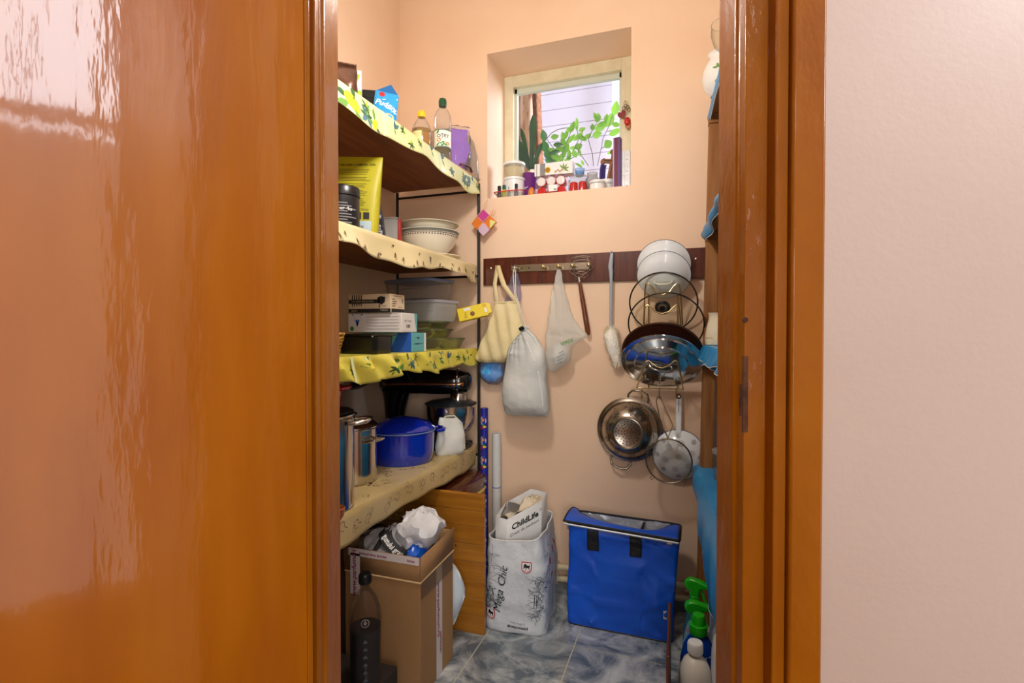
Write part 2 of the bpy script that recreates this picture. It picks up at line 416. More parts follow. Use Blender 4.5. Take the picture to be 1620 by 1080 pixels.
# ---------------------------------------------------------------- brown rail on the back wall, pipes
RAILW = wood('red_brown_veneer', (96, 40, 20), (62, 22, 10), 2, 8, .3, .5)
rl = tag(obj('wall_rail', M().box(-.985, .40, YB - .016, YB, 1.495, 1.63), RAILW, bev=.002), 'long red brown veneered board screwed along the back wall', 'wall rail')
for i, x in enumerate((-.945, .028)): obj('screw', M().lathe([(0, 0), (.006, 0), (.006, .002), (.003, .004), (0, .004)], 14).rot(PI / 2, 'X').mv(x, YB - .016, 1.58), STEEL, rl)
PIPE = mat('cream_pipe_paint', (222, 208, 170), .35)
for z, lb in ((.128, 'upper of two cream heating pipes along the back wall'), (.072, 'lower of two cream heating pipes along the back wall')):
    p = thing('heating_pipe', lb, 'pipe', (-.5, YB - .03, z))
    obj('pipe', M().tube([(-.95, 0, 0), (.9, 0, 0)], .0145, 14), PIPE, p)
    for x in (-.6, -.1, .5): obj('bracket', M().box(x - .008, x + .008, -.017, .03, -.019, -.012).box(x - .008, x + .008, .014, .03, -.019, .02), PIPE, p)
struct('baseboard_back', M().box(XL, XR, YB - .012, YB, 0, .045), mat('grey_tile_skirting', (120, 122, 122), .4, 0, 8, None, (150, 152, 150)))

# ---------------------------------------------------------------- left shelf rack
SH = (2.012, 1.589, 1.177, .697)             # shelf tops
SX = -1.0
BW = wood('dark_shelf_wood', (142, 80, 28), (112, 56, 18), 1, 5, .55)
rack = thing('shelf_rack', 'black metal post rack with four wooden boards along the left wall', 'shelf rack', (-1.24, 1.6, 0))
for x in (-.992, -1.455):
    for y in (.78, 2.372): obj('post', M().tube([(x + 1.24, y - 1.6, 0), (x + 1.24, y - 1.6, 1.995 if x > -1.2 else 1.99)], .0075, 10), BLACKM, rack)
ENDY = 2.358
for i, z in enumerate(SH):
    obj('shelf_board', M().box(-1.468 + 1.24, SX - .012 + 1.24, .72 - 1.6, ENDY - 1.6, z - .024, z - .001), BW, rack, bev=.002)
    for y in (.78, 2.372): obj('crossbar', M().tube([(-.215, y - 1.6, z - .052), (.248, y - 1.6, z - .052)], .006, 8), BLACKM, rack)

# cloths: sheet over the board with a hanging front
def cover(name, label, z, drop, wav, m, motifs, y0=.76, y1=ENDY - .002, fold=0):
    dep = SX + 1.462
    def pos(y, t, off=0):
        if t <= dep: p = Vector((-1.462 + t, y, z + .0015)); n = Vector((0, 0, 1))
        else:
            q = t - dep; d = drop(y); q2 = q * d
            x = SX + .004 + wav(y, q2, d); p = Vector((x, y, z + .0015 - q2)); n = Vector((1, 0, 0))
        return p + n * off
    T = dep + 1.0
    def fn(u, v):
        y = y0 + (y1 - y0) * u
        t = dep * (v / .4) if v < .4 else dep + (v - .4) / .6
        return pos(y, t)
    o = obj(name, M().grid(fn, 190, 15), m, solid=.0012)
    tag(o, label, 'shelf cover', 'shelf oilcloths')
    byM = {}
    for (kind, y, t, a, s) in motifs:
        for mm, poly in motif(kind):
            gg = byM.setdefault(mm.name, (M(), mm))[0]
            c = math.cos(a); sn = math.sin(a); vs = []
            for px, py in poly:
                dx, dy = (px * c - py * sn) * s, (px * sn + py * c) * s
                # t runs in metres on top and as a share of the drop on the front
                tt = t + (dy if t < dep else dy / max(drop(y), .01))
                if t >= dep: tt = min(max(tt, dep + .02), dep + .99)
                vs.append(pos(min(max(y + dx, y0), y1), tt, .0012))
            gg.add(vs, [tuple(range(len(vs)))])
    for gg, mm in byM.values(): obj('printed_motif', gg, mm, o, stuff=True)
    return o
LEAFI = mat('print_leaf_green', (98, 140, 60), .5); LEAFD = mat('print_leaf_dark', (50, 88, 44), .5); LEAFB = mat('print_leaf_blue', (72, 108, 120), .5)
LEMON = mat('print_lemon', (244, 220, 40), .5); PALEI = mat('print_pale_stripe', (214, 224, 170), .5); BRN = mat('print_brown', (88, 62, 40), .6); BRP = mat('print_mauve', (128, 88, 80), .6)
def lf(l, w, a, ox=0, oy=0):
    pts = []
    for i in range(7): f = i / 6; pts.append((l * f, w * math.sin(PI * f) * (1 - .3 * f)))
    for i in range(1, 6): f = 1 - i / 6; pts.append((l * f, -w * math.sin(PI * f) * (1 - .3 * f)))
    c, s = math.cos(a), math.sin(a)
    return [(ox + x * c - y * s, oy + x * s + y * c) for x, y in pts]
def motif(k):
    if k == 'lemon': return [(LEAFI, lf(1.3, .28, 2.2, -.2, .3)), (LEAFI, lf(1.2, .25, .6, .2, .2)), (LEMON, [(.62 * math.cos(a), .42 * math.sin(a)) for a in [i * PI / 7 for i in range(14)]]), (LEAFD, lf(1.1, .22, -1.9, .1, -.2)), (PALEI, lf(1.0, .2, 1.4, 0, .3))]
    if k == 'spray': return [(LEAFD, lf(.8, .14, a)) for a in (.3, 1.1, 1.9, 2.7)] + [(LEAFI, lf(.55, .12, a)) for a in (-.6, -1.5)] + [(LEMON, lf(.5, .14, -2.4))]
    if k == 'leafpair': return [(LEAFB, lf(.9, .17, -1.2)), (LEAFB, lf(.8, .15, -2.0)), (LEAFD, lf(.6, .1, -1.6)), (LEAFI, lf(.5, .09, .6))]
    if k == 'olive': return [(LEAFB, lf(.8, .22, a)) for a in (.4, 2.2, -1.0)] + [(LEAFD, lf(.7, .16, a)) for a in (1.3, -2.2)] + [(LEAFI, lf(.6, .14, 3.0))]
    if k == 'stripe': return [(PALEI, [(-.12, -1), (.12, -1), (.12, 1), (-.12, 1)]), (WHITEI, [(.17, -1), (.21, -1), (.21, 1), (.17, 1)])]
    if k == 'twig':
        r = []
        for a in (1.2, 1.57, 1.95): r.append((BRN, lf(.9, .05, a)))
        for i in range(4): r.append((BRN, lf(.3, .06, .5 + (i % 2) * 2.1, (-.1, .12, -.2, .2)[i], .25 + .18 * i)))
        return r
    if k == 'curl':
        r = []
        for i in range(9):
            a = i * .62; q = .5 - .035 * i; r.append((BRP if i % 3 else BRN, lf(.26, .05, a + 1.6, q * math.cos(a), q * math.sin(a))))
        r.append((BRN, lf(.5, .05, -.8, .3, -.2))); return r
    if k == 'dash': return [(BRN, lf(.5, .05, .2)), (BRN, lf(.45, .05, 2.6, .1, .15)), (BRP, lf(.35, .06, 1.3, -.2, .05))]
dep = SX + 1.462
YLEMON = mat('pale_lemon_oilcloth', (222, 218, 140), .35, 0, 3, None, (212, 220, 172), .2)
YSTRONG = mat('yellow_oilcloth', (224, 210, 86), .35, 0, 3, None, (212, 198, 66), .2)
CREAMC = mat('cream_oilcloth', (226, 210, 162), .4, 0, 4, None, (216, 198, 146), .15)
TANC = mat('tan_oilcloth', (212, 188, 132), .4, 0, 4, None, (198, 172, 112), .15)
mo = [('lemon', 1.35, dep + .55, .4, .06), ('spray', 1.43, dep + .3, 1, .04), ('lemon', 1.27, dep + .3, 2, .05)]
mo += [('stripe', 1.53, dep + .5, 0, .05), ('stripe', 1.80, dep + .5, 0, .05), ('stripe', 2.12, dep + .5, 0, .05)]
mo += [('spray', 1.70, dep + .7, .2, .032), ('leafpair', 1.88, dep + .3, .1, .05), ('leafpair', 1.97, dep + .3, .3, .06), ('olive', 2.20, dep + .45, .3, .05), ('olive', 2.26, dep + .35, 1.3, .045), ('spray', 2.24, dep + .7, 3, .035), ('spray', 2.35, dep + .5, 1, .03), ('lemon', 1.05, dep + .5, 1, .045)]
mo += [('olive', 1.42, dep + .65, 2, .05), ('leafpair', 1.60, dep + .45, .6, .045), ('spray', 1.66, dep + .25, 2.2, .03), ('lemon', 1.47, dep + .75, 2.5, .035), ('olive', 2.05, dep + .6, .9, .035), ('leafpair', 2.30, dep + .3, -.5, .04), ('stripe', 1.95, dep + .5, 0, .05), ('stripe', 2.28, dep + .5, 0, .05), ('spray', 1.78, dep + .35, 1.2, .028)]
cover('oilcloth', 'pale lemon print oilcloth on the topmost left shelf', SH[0], lambda y: .080 + .012 * math.sin(y * 9 + 1) + .006 * math.sin(y * 23), lambda y, q, d: .008 * math.sin(y * 19) * q / d + .012 * q / d, YLEMON, mo)
rnd = random.Random(3)
mo = [('twig', 1.29 + .075 * i + rnd.uniform(-.02, .02), dep + rnd.uniform(.35, .75), rnd.uniform(-.5, .5), .03) for i in range(15)] + [('twig', 1.32 + .09 * i + rnd.uniform(-.03, .03), dep + rnd.uniform(.15, .9), rnd.uniform(-1.5, 1.5), .022) for i in range(12)] + [('dash', 2.30 + .02 * i, dep + rnd.uniform(.2, .8), i, .018) for i in range(5)]
cover('oilcloth', 'cream oilcloth with faint brown twigs on the second left shelf from the top', SH[1], lambda y: .078 + .016 * math.sin(y * 8.2 + .6) + .004 * math.sin(y * 31), lambda y, q, d: .012 * math.sin(y * 15 + 1) * q / d + .010 * (q / d) ** 2, CREAMC, mo)
mo = [('spray', 1.36, dep + .6, 1.6, .03), ('lemon', 1.66, dep + .42, 1, .036), ('spray', 1.75, dep + .3, .2, .045), ('leafpair', 1.95, dep + .45, .2, .06), ('leafpair', 2.03, dep + .5, .5, .05), ('spray', 2.2, dep + .6, 1.4, .03), ('spray', 1.5, dep - .02, 0, .03), ('spray', 2.1, dep - .05, 0, .04), ('stripe', 1.35, dep + .5, 0, .04)]
mo += [('lemon', 1.44, dep + .3, 2.4, .03), ('spray', 1.58, dep + .6, .8, .032), ('lemon', 1.86, dep + .4, .4, .03), ('spray', 1.9, dep + .65, 2.2, .03), ('olive', 1.70, dep + .55, .5, .034), ('spray', 2.12, dep + .4, .3, .034), ('lemon', 2.25, dep + .35, 1.7, .024), ('spray', 1.85, dep - .04, 1, .035), ('lemon', 2.2, dep - .08, 1, .03)]
def wv3(y, q, d):
    f = q / d; k = max(0, min(1, (2.15 - y) / .5)); return (.016 * math.sin((y - .9 * q) * 46) + .006 * math.sin((y - .5 * q) * 81)) * min(1, f * 2.2) * (.25 + .75 * k) + .01 * f
cover('oilcloth', 'bright yellow ruffled oilcloth on the third left shelf from the top', SH[2], lambda y: .078 + .009 * math.sin(y * 14) + .006 * math.sin(y * 37) + .012 * max(0, 1.7 - y), wv3, YSTRONG, mo)
mo = [('curl', 1.30 + .082 * i + rnd.uniform(-.02, .02), dep + rnd.uniform(.3, .6), rnd.uniform(0, 6), .036) for i in range(14)] + [('curl', 1.27 + .10 * i + rnd.uniform(-.03, .03), dep + rnd.uniform(.15, .9), rnd.uniform(0, 6), .024) for i in range(11)]
mo += [('dash', rnd.uniform(1.2, 2.36), dep - rnd.uniform(.03, .36), rnd.uniform(0, 6), .042) for i in range(60)] + [('curl', rnd.uniform(1.25, 2.34), dep - rnd.uniform(.03, .32), rnd.uniform(0, 6), .03) for i in range(20)]
cover('oilcloth', 'cream oilcloth with brown scrolls on the lowest left shelf', SH[3], lambda y: .098 + .006 * math.sin(y * 6) + .003 * math.sin(y * 29), lambda y, q, d: .010 * math.sin(y * 7) * q / d - .006 * (q / d) ** 2, TANC, mo)
Z1, Z2, Z3, Z4 = [z + .0025 for z in SH]
# ---------------------------------------------------------------- small builders
def carton(name, label, cat, loc, d, rz, m, bev=.0015, group=None, rot=None):
    """closed carton d=(x,y,z), base centre at loc; body plus tucked end flap"""
    t = thing(name, label, cat, loc, rz, group, rot)
    w, e, h = d
    b = obj('body', M().box(-w / 2, w / 2, -e / 2, e / 2, 0, h), m, t, bev=bev)
    obj('end_flap', M().box(w / 2, w / 2 + .0008, -e / 2 + .003, e / 2 - .003, .004, h - .004), m, t)
    return t
def bottle(name, label, cat, loc, body, capm, prof, capprof, mtl, group=None, liquid=None, rz=0, sx=1, sy=1):
    t = thing(name, label, cat, loc, rz, group)
    obj('bottle_body', M().lathe(prof, 36, sx=sx, sy=sy), mtl, t, ang=50)
    if liquid: obj('liquid', M().lathe(liquid[0], 30, sx=sx, sy=sy), liquid[1], t)
    g = M().lathe(capprof, 30)
    z0, z1 = capprof[1][1], capprof[-2][1]; r = max(p[0] for p in capprof)
    obj('cap', g, capm, t, ang=30)
    k = M()
    for i in range(24):
        a = 2 * PI * i / 24; k.bc((0, 0, 0), (.0012, .0012, (z1 - z0) * .6)); n = len(k.V) - 8
        for v in k.V[n:]: v += Vector((r * math.cos(a), r * math.sin(a), z0 + (z1 - z0) * .45))
    obj('cap_ridges', k, capm, t, stuff=True)
    return t

# ================================================================ top shelf
FOIL = mat('brown_foil', (120, 84, 66), .28, .55, 10, (18, .5), (66, 40, 34))
def yx(px, X): return at(px, 528, X=X).y
t = thing('coffee_bag', 'brown foil coffee bag with crimped top, leftmost on the top shelf', 'coffee bag', (-1.13, yx(542, -1.13), Z1), R_(40))
b = M().sack([(0, -.05, .05, 0, .06), (.04, -.052, .052, 0, .072), (.09, -.052, .052, 0, .066), (.13, -.05, .05, 0, .035), (.148, -.05, .05, 0, .008)], 36, 3.4).rough(.006, 26, 1)
obj('bag', b, FOIL, t)
obj('crimped_top', M().grid(lambda u, v: (-.05 + .1 * u, .0025 * math.sin(v * 22), .146 + .02 * v), 12, 8), FOIL, t, solid=.002)
press('label', t, rect2(-.035, .02, .03, .075, 6, 4), mat('label_dark', (44, 24, 26), .5), body=b)
t = thing('tea_carton', 'tall white and lime green packet behind the brown foil bag', 'packet', (-1.20, yx(562, -1.20), Z1), R_(32))
obj('body', M().box(-.028, .028, -.022, .022, 0, .215), WHITEPL, t, bev=.002)
obj('folded_top', M().add([(-.028, -.02, .215), (.028, -.02, .215), (.028, .02, .215), (-.028, .02, .215), (-.028, 0, .232), (.028, 0, .232)], [(0, 1, 5, 4), (2, 3, 4, 5), (1, 2, 5), (3, 0, 4)]), WHITEPL, t)
LIME = mat('lime_ink', (160, 190, 30), .5)
press('printed_leaf', t, join(poly2([(-.022, .205), (.024, .205), (.012, .172), (-.012, .175)]), poly2([(-.028, .150), (.028, .145), (.028, .110), (-.008, .105), (-.028, .125)]), rect2(-.028, .028, .02, .07)), LIME, y=-.022)
t = thing('tea_tin', 'black box with green label between the lime packet and the blue sachet', 'box', (-1.215, yx(584, -1.215), Z1), R_(28))
obj('body', M().box(-.045, .05, -.04, .04, 0, .175), BLACKP, t, bev=.002)
obj('lid', M().box(-.047, .052, -.042, .042, .16, .19), BLACKP, t, bev=.002)
press('label', t, rect2(.008, .032, .06, .13), mat('mint_label', (120, 190, 110), .5), y=-.04)
PUD = mat('blue_sachet', (24, 128, 190), .3, 0, 8, None, (40, 150, 205))
t = thing('pudding_sachet', 'blue dessert sachet leaning back with white script lettering', 'sachet', (-1.08, yx(609, -1.08), Z1 + .022), R_(38), rot=(R_(-9), R_(6), R_(38)))
b = M().sack([(0, -.042, .042, 0, .012), (.03, -.044, .044, 0, .024), (.085, -.044, .044, 0, .022), (.118, -.043, .043, 0, .010), (.125, -.043, .043, 0, .003)], 32, 2.6).rough(.002, 30, 4)
obj('pouch', b, PUD, t)
obj('torn_top', M().add([(-.043, -.001, .122), (.043, -.001, .122), (.012, -.001, .162), (-.043, .001, .122), (.043, .001, .122), (.012, .001, .162)], [(0, 1, 2), (5, 4, 3), (0, 2, 5, 3), (1, 4, 5, 2)]), mat('dark_blue_sachet', (10, 90, 150), .3), t)
press('lettering', t, join(text2('Pud', .030, -.15, -.018, .072, .2, .0006), text2('ding', .030, -.2, .021, .060, .2, .0006)), WHITEI, body=b)
press('printed_stripe', t, poly2([(-.02, .125), (-.012, .128), (.040, .108), (.040, .101)]), WHITEI, body=b)
press('printed_emblem', t, disc2(-.018, .110, .011), REDI, body=b)
press('printed_dessert', t, join(disc2(-.02, .03, .014, rz=.01), disc2(.012, .022, .02, rz=.013)), mat('dessert_print', (232, 170, 84), .5), body=b)

OIL = mat('golden_oil', (214, 170, 70), .08, trans=.85)
X = -1.06
t = bottle('oil_bottle', 'small yellow capped cooking oil bottle on the top shelf', 'bottle', (X, yx(668, X), Z1), None, YELI,
   [(0, 0), (.032, 0), (.038, .006), (.042, .025), (.043, .04), (.041, .043), (.043, .046), (.043, .062), (.041, .065), (.043, .068), (.040, .088), (.031, .111), (.02, .128), (.013, .137), (.013, .148)],
   [(0, .138), (.0155, .138), (.0165, .142), (.0165, .154), (.014, .162), (.012, .164), (0, .164)], PLAST, liquid=([(0, .003), (.034, .006), (.039, .03), (.0405, .062), (.039, .085), (0, .086)], OIL))
press('label', t, rect2(-.022, .02, .03, .07, 8, 3), mat('oil_label', (235, 215, 150), .5), body=M().lathe([(.0415, 0), (.0415, .2)], 36))
GCAP = mat('dark_green_cap', (10, 74, 40), .35)
X = -1.055
vp = [(0, 0), (.028, 0), (.037, .006), (.040, .03), (.040, .05), (.0375, .06), (.0375, .145), (.040, .155), (.040, .19), (.037, .215), (.028, .237), (.018, .25), (.0135, .256), (.0135, .268)]
t = bottle('vinegar_bottle', 'clear vinegar bottle with dark green cap and fruit label', 'bottle', (X, yx(701, X), Z1), None, GCAP, vp,
   [(0, .258), (.0165, .258), (.0172, .262), (.0172, .284), (.015, .292), (0, .293)], PLAST, liquid=([(0, .003), (.036, .008), (.0385, .03), (.0385, .05), (.0362, .06), (.0362, .125), (0, .126)], thin('pale_vinegar', (246, 240, 214), .08, .05, (240, 230, 190))), rz=R_(28))
obj('label_sleeve', M().lathe([(.0380, .066), (.0383, .067), (.0383, .144), (.0380, .145)], 36), mat('cream_label', (238, 236, 224), .5), t)
cy = M().lathe([(.0384, 0), (.0384, .3)], 48)
press('lettering', t, text2('OȚET', .021, 0, 0, .115, 0, .0004), INK, body=cy)
press('printed_fruit', t, join(disc2(-.018, .098, .009), disc2(.02, .082, .008)), ORAI, body=cy)
press('printed_leaves', t, join(poly2(lf(.03, .007, .4, -.03, .074)), poly2(lf(.03, .008, 2.6, .02, .076)), poly2(lf(.03, .008, .2, -.01, .072)), poly2(lf(.02, .005, 1, -.028, .125))), GREENI, body=cy)
press('label_border', t, join(rect2(-.0375, .0375, .0665, .0695, 20), rect2(-.0375, .0375, .141, .1445, 20)), GCAP, body=cy)
PUR = mat('purple_packet', (150, 104, 192), .45, 0, 9, None, (136, 86, 182))
X = -1.05
t = thing('purple_packet', 'purple paper packet wrapped in crinkled clear cellophane', 'packet', (X, yx(725, X) - .02, Z1 + .0165), R_(26), rot=(R_(-6), R_(5), R_(26)))
b = M().add([(-.046, -.012, .010), (.036, -.012, 0), (.056, -.010, .115), (.036, -.010, .150), (.040, -.008, .20), (-.045, -.008, .198), (-.046, .018, .010), (.036, .018, 0), (.056, .014, .115), (.036, .014, .150), (.040, .010, .20), (-.045, .010, .198)],
  [(0, 1, 2, 3, 4, 5), (11, 10, 9, 8, 7, 6)] + [(i, i + 6, (i + 1) % 6 + 6, (i + 1) % 6) for i in range(6)])
obj('packet', b, PUR, t, bev=.004, ang=20)
w = M().sack([(-.008, -.052, .045, 0, .045), (.03, -.056, .058, 0, .06), (.12, -.053, .060, 0, .055), (.20, -.05, .05, 0, .03), (.215, -.05, .05, 0, .008)], 40, 3, 6).rough(.010, 38, 2)
obj('cellophane', w, thin('cellophane', (248, 248, 250), .06, .06, gloss=.9), t, ang=18)
t = thing('cake_dome', 'big clear plastic cake dome standing at the wall end of the top shelf', 'cake dome', (-1.19, 2.378, Z1))
obj('dome', M().lathe([(.198, .0), (.196, .015), (.190, .11), (.170, .19), (.125, .25), (.065, .274), (0, .278)], 44, sy=.22), PLAST, t, solid=.0015)
obj('rim', M().tube([(.199 * math.cos(a), .044 * math.sin(a), .005) for a in [i * 2 * PI / 40 for i in range(40)]], .0045, 8, True), PLAST, t)
t = thing('cutting_board', 'orange brown wooden board with dark handle at the far end of the top shelf', 'cutting board', (-1.035, 2.255, Z1 + .001), R_(86))
obj('board', M().box(-.075, .07, -.03, .07, 0, .013), wood('orange_board', (206, 128, 48), (176, 100, 32), 0, 9), t, bev=.004)
obj('handle', M().tube([(-.065, -.032, .02), (-.03, -.040, .03), (.02, -.040, .03), (.05, -.032, .02)], .006, 10), wood('dark_handle', (96, 46, 22), (70, 30, 14), 0), t)

# ================================================================ second shelf
X = -1.10
TUB = mat('black_tub', (30, 29, 32), .35)
t = thing('supplement_tub', 'black plastic tub with silver print behind the door jamb, second shelf', 'tub', (X, yx(543, X), Z2), R_(30))
tb = M().lathe([(0, 0), (.052, 0), (.055, .004), (.055, .112), (.051, .117), (.051, .12)], 40); obj('tub', tb, TUB, t)
obj('lid', M().lathe([(.052, .114), (.057, .115), (.057, .142), (.054, .146), (0, .146)], 40), BLACKP, t)
cy = M().lathe([(.0553, 0), (.0553, .2)], 48)
press('printed_text', t, join(*[rect2(-.048 + .004 * (i % 2), .046 - .012 * (i % 3), .012 + .009 * i, .0155 + .009 * i, 12) for i in range(9)]), GREYI, body=cy)
press('lettering', t, text2('1xr 4u', .018, 0, .012, .068), WHITEI, body=cy)
YB_ = mat('olive_yellow_pouch', (188, 178, 24), .5, 0, 4, (14, .06), (168, 158, 16))
X = -1.135
t = thing('protein_pouch', 'tall yellow protein pouch with dense black print standing on the second shelf', 'pouch', (X, yx(560, X), Z2 + .002), R_(22), rot=(R_(-5), 0, R_(22)))
b = M().sack([(0, -.085, .083, 0, .05), (.04, -.088, .086, 0, .062), (.16, -.094, .092, 0, .055), (.26, -.100, .098, 0, .022), (.296, -.102, .1, 0, .005)], 44, 5)
obj('pouch', b, YB_, t)
press('lettering', t, text2('WHEY PROTEIN COMPLEX 100%', .0108, .03, -.002, .262, 0, .0003), INK, body=b)
lines = []
rr = random.Random(5)
for k in range(23):
    z = .243 - .0062 * k
    if k in (4, 8, 12, 17): continue
    lines.append(rect2(-.078, .068 - rr.uniform(0, .02) - .001 * k, z, z + .0022, 8))
press('printed_text', t, join(*lines), mat('olive_ink', (92, 84, 12), .6), body=b)
press('printed_icons', t, join(rect2(.012, .033, .058, .083, 3, 3), rect2(.040, .061, .058, .083, 3, 3)), INK, body=b)
press('lettering', t, text2('Olimp', .013, 0, .042, .093), INK, body=b)
press('label', t, rect2(-.02, .068, .006, .052, 6, 4), mat('pale_blue_label', (176, 196, 206), .5), body=b)
press('printed_text', t, join(*[rect2(-.012, .0 + .008 * (i % 2), .014 + .008 * i, .018 + .008 * i) for i in range(4)] + [rect2(.025, .05, .014, .017), rect2(.03, .042, .025, .035)]), GREYI, body=b, e=.0012)
DF = mat('dark_blue_foil', (34, 44, 62), .3, .3, 6, (16, .3), (20, 24, 34))
X = -1.15
t = thing('foil_pouch', 'dark blue foil pouch with silver label behind the yellow pouch', 'pouch', (X - .02, yx(592, X), Z2), R_(18))
b = M().sack([(0, -.06, .055, 0, .05), (.05, -.062, .06, 0, .06), (.15, -.062, .045, 0, .045), (.24, -.06, .025, 0, .02), (.275, -.055, .015, 0, .006)], 36, 3.5).rough(.004, 22, 3)
obj('pouch', b, DF, t)
press('label', t, join(rect2(.015, .056, .03, .075, 6, 4), disc2(.034, .105, .016)), mat('silver_label', (150, 150, 158), .4), body=b)
press('printed_text', t, join(*[rect2(.019, .052, .034 + .009 * i, .038 + .009 * i, 4) for i in range(4)]), INK, body=b, e=.0012)
X = -1.22
t = thing('clip_box', 'clear food box with red clips left of the stacked bowls', 'food box', (X - .04, yx(618, X - .04), Z2), R_(20))
obj('box', M().sack([(0, -.032, .032, 0, .07), (.01, -.036, .036, 0, .075), (.16, -.040, .040, 0, .085)], 36, 6, 2, open_top=True), MILKY, t, solid=.002)
obj('lid', M().box(-.043, .043, -.046, .046, .16, .169), MILKY, t, bev=.004)
RED = mat('red_plastic', (205, 30, 34), .3)
for s in (-1, 1): obj('clip', M().box(s * .044 - .004, s * .044 + .004, -.022, .022, .06, .166), RED, t, bev=.002)
obj('seal', M().box(-.030, .030, -.03, .03, .003, .016), RED, t)

BWX, BWY = -1.170, 2.19
t = thing('dinner_plate', 'white plate lying under the stacked bowls', 'plate', (BWX + .02, BWY, Z2))
PORC = mat('cream_porcelain', (236, 228, 208), .12, coat=.5)
obj('plate', M().lathe([(0, .0), (.075, 0), (.08, .005), (.118, .017), (.132, .021), (.132, .024), (.116, .021), (.078, .010), (0, .008)], 48), PORC, t)
obj('foot_ring', M().tube([(.07 * math.cos(a), .07 * math.sin(a), .002) for a in [i * 2 * PI / 32 for i in range(32)]], .002, 6, True), PORC, t)
t = thing('porcelain_bowl', 'cream porcelain bowl with patterned dark rim, lowest in the bowl stack', 'bowl', (BWX, BWY, Z2 + .026))
bp = [(0, .004), (.055, .004), (.06, 0), (.064, .004), (.085, .018), (.112, .045), (.128, .078), (.137, .098), (.134, .098), (.124, .077), (.108, .047), (.08, .022), (0, .012)]
obj('bowl', M().lathe(bp, 56), PORC, t)
rim = M()
for i in range(64):
    a0 = 2 * PI * i / 64
    def q(r, z, a): return (r * math.cos(a), r * math.sin(a), z)
    for z0, z1, k in ((.0925, .096, .85), (.0845, .0895, .55)):
        n = PI / 64 * k
        rr0 = .1275 + (z0 - .077) * .45 + .0005; rr1 = .1275 + (z1 - .077) * .45 + .0005
        rim.add([q(rr0, z0, a0 - n), q(rr0, z0, a0 + n), q(rr1, z1, a0 + n), q(rr1, z1, a0 - n)], [(0, 1, 2, 3)])
obj('rim_pattern', rim, mat('rim_ink', (92, 84, 84), .4), t, stuff=True)
def rimbowl(name, label, z, m, r=.137):
    t = thing(name, label, 'bowl', (BWX, BWY, z), 0)
    obj('bowl', M().lathe([(0, 0), (.08, 0), (.09, .005), (.112, .025), (r - .014, .048), (r - .010, .0495), (r + .002, .0495), (r + .002, .052), (r - .012, .053), (r - .017, .050), (.108, .028), (.088, .010), (0, .006)], 52), m, t)
    obj('rim_bead', M().tube([((r + .001) * math.cos(a), (r + .001) * math.sin(a), .0505) for a in [i * 2 * PI / 48 for i in range(48)]], .0022, 6, True), m, t)
    return t
rimbowl('plastic_bowl', 'grey white wide rimmed plastic bowl in the middle of the bowl stack', Z2 + .087, mat('grey_white_plastic', (204, 206, 196), .35), .139)
rimbowl('plastic_bowl', 'ivory plastic bowl with wide rim, topmost of the bowl stack', Z2 + .124, mat('ivory_plastic', (222, 214, 190), .35), .136)

# patchwork ornament hanging on the shelf post
px_ = at(768, 353, Y=2.375)
t = thing('patchwork_ornament', 'pink and orange patchwork paper diamond hanging from the black shelf post', 'ornament', (px_.x, 2.372, px_.z))
tri = M()
cols = [mat('pink_patch', (196, 62, 140), .7), mat('orange_patch', (226, 120, 30), .7), mat('yellow_patch', (222, 218, 130), .7), mat('lilac_patch', (210, 180, 200), .7)]
r = .066
def rh(cx, cz, a, mi, dx=0):
    tri = M(); q = [(cx, -.012, cz - a), (cx + a, -.012 + .006, cz), (cx, -.012, cz + a), (cx - a, -.006, cz)]
    tri.add(q + [(x, y + .012, z) for x, y, z in q], [(0, 1, 2, 3), (7, 6, 5, 4)] + [(i, i + 4, (i + 1) % 4 + 4, (i + 1) % 4) for i in range(4)])
    obj('patch', tri, cols[mi], t, bev=.001)
rh(-.006, .035, .033, 0); rh(-.040, .001, .032, 1); rh(.028, .0, .033, 1); rh(-.006, -.033, .033, 3)
q = [(.029, -.014, .012), (.062, -.014, 0.0), (.030, -.014, -.032)]
obj('patch', M().add(q + [(x, y + .004, z) for x, y, z in q], [(0, 2, 1), (3, 4, 5), (0, 1, 4, 3), (1, 2, 5, 4), (2, 0, 3, 5)]), cols[2], t)
seam = M()
for p, q in (((-.039, .035), (-.006, .002)), ((-.006, .002), (.027, .035)), ((-.006, .002), (-.039, -.033)), ((-.006, .002), (.027, -.033)), ((-.006, .068), (.027, .035)), ((-.006, .068), (-.039, .035))): seam.tube([(p[0], -.0105, p[1]), (q[0], -.0105, q[1])], .0012, 6)
obj('seam', seam, mat('pale_seam', (240, 200, 190), .6), t)
g = M().tube([(-.006, 0, .066), (-.004, .01, .10), (.004, .025, .12)], .0012, 6)
for i in range(5): g.tube([(.03 + .004 * i, -.006, .03), (.034 + .007 * i, -.008, .055 + .006 * (i % 3))], .0008, 5)
obj('thread', g, mat('orange_thread', (220, 140, 60), .7), t)

# ================================================================ third shelf
TIN = mat('black_baking_tin', (24, 24, 20), .3, .2)
t = thing('baking_tin', 'black baking tin under the stacked glove boxes on the yellow cloth', 'baking tin', (-1.10, 1.585, Z3))
obj('tin', M().sack([(0, -.070, .066, 0, .12), (.006, -.074, .069, 0, .125), (.066, -.08, .073, 0, .135)], 40, 8, 3, open_top=True), TIN, t, solid=.002)
obj('rolled_rim', M().tube([(-.082, -.069, .067), (.075, -.069, .067), (.075, .069, .067), (-.082, .069, .067)], .0035, 8, True), TIN, t)
TEAL = mat('teal_carton', (98, 178, 182), .5); WCART = mat('white_carton', (226, 220, 214), .5)
def cbox(label, loc, d, m, nm='glove_box', cat='box', group=None):
    t = carton(nm, label, cat, loc, d, 0, m, group=group); return t
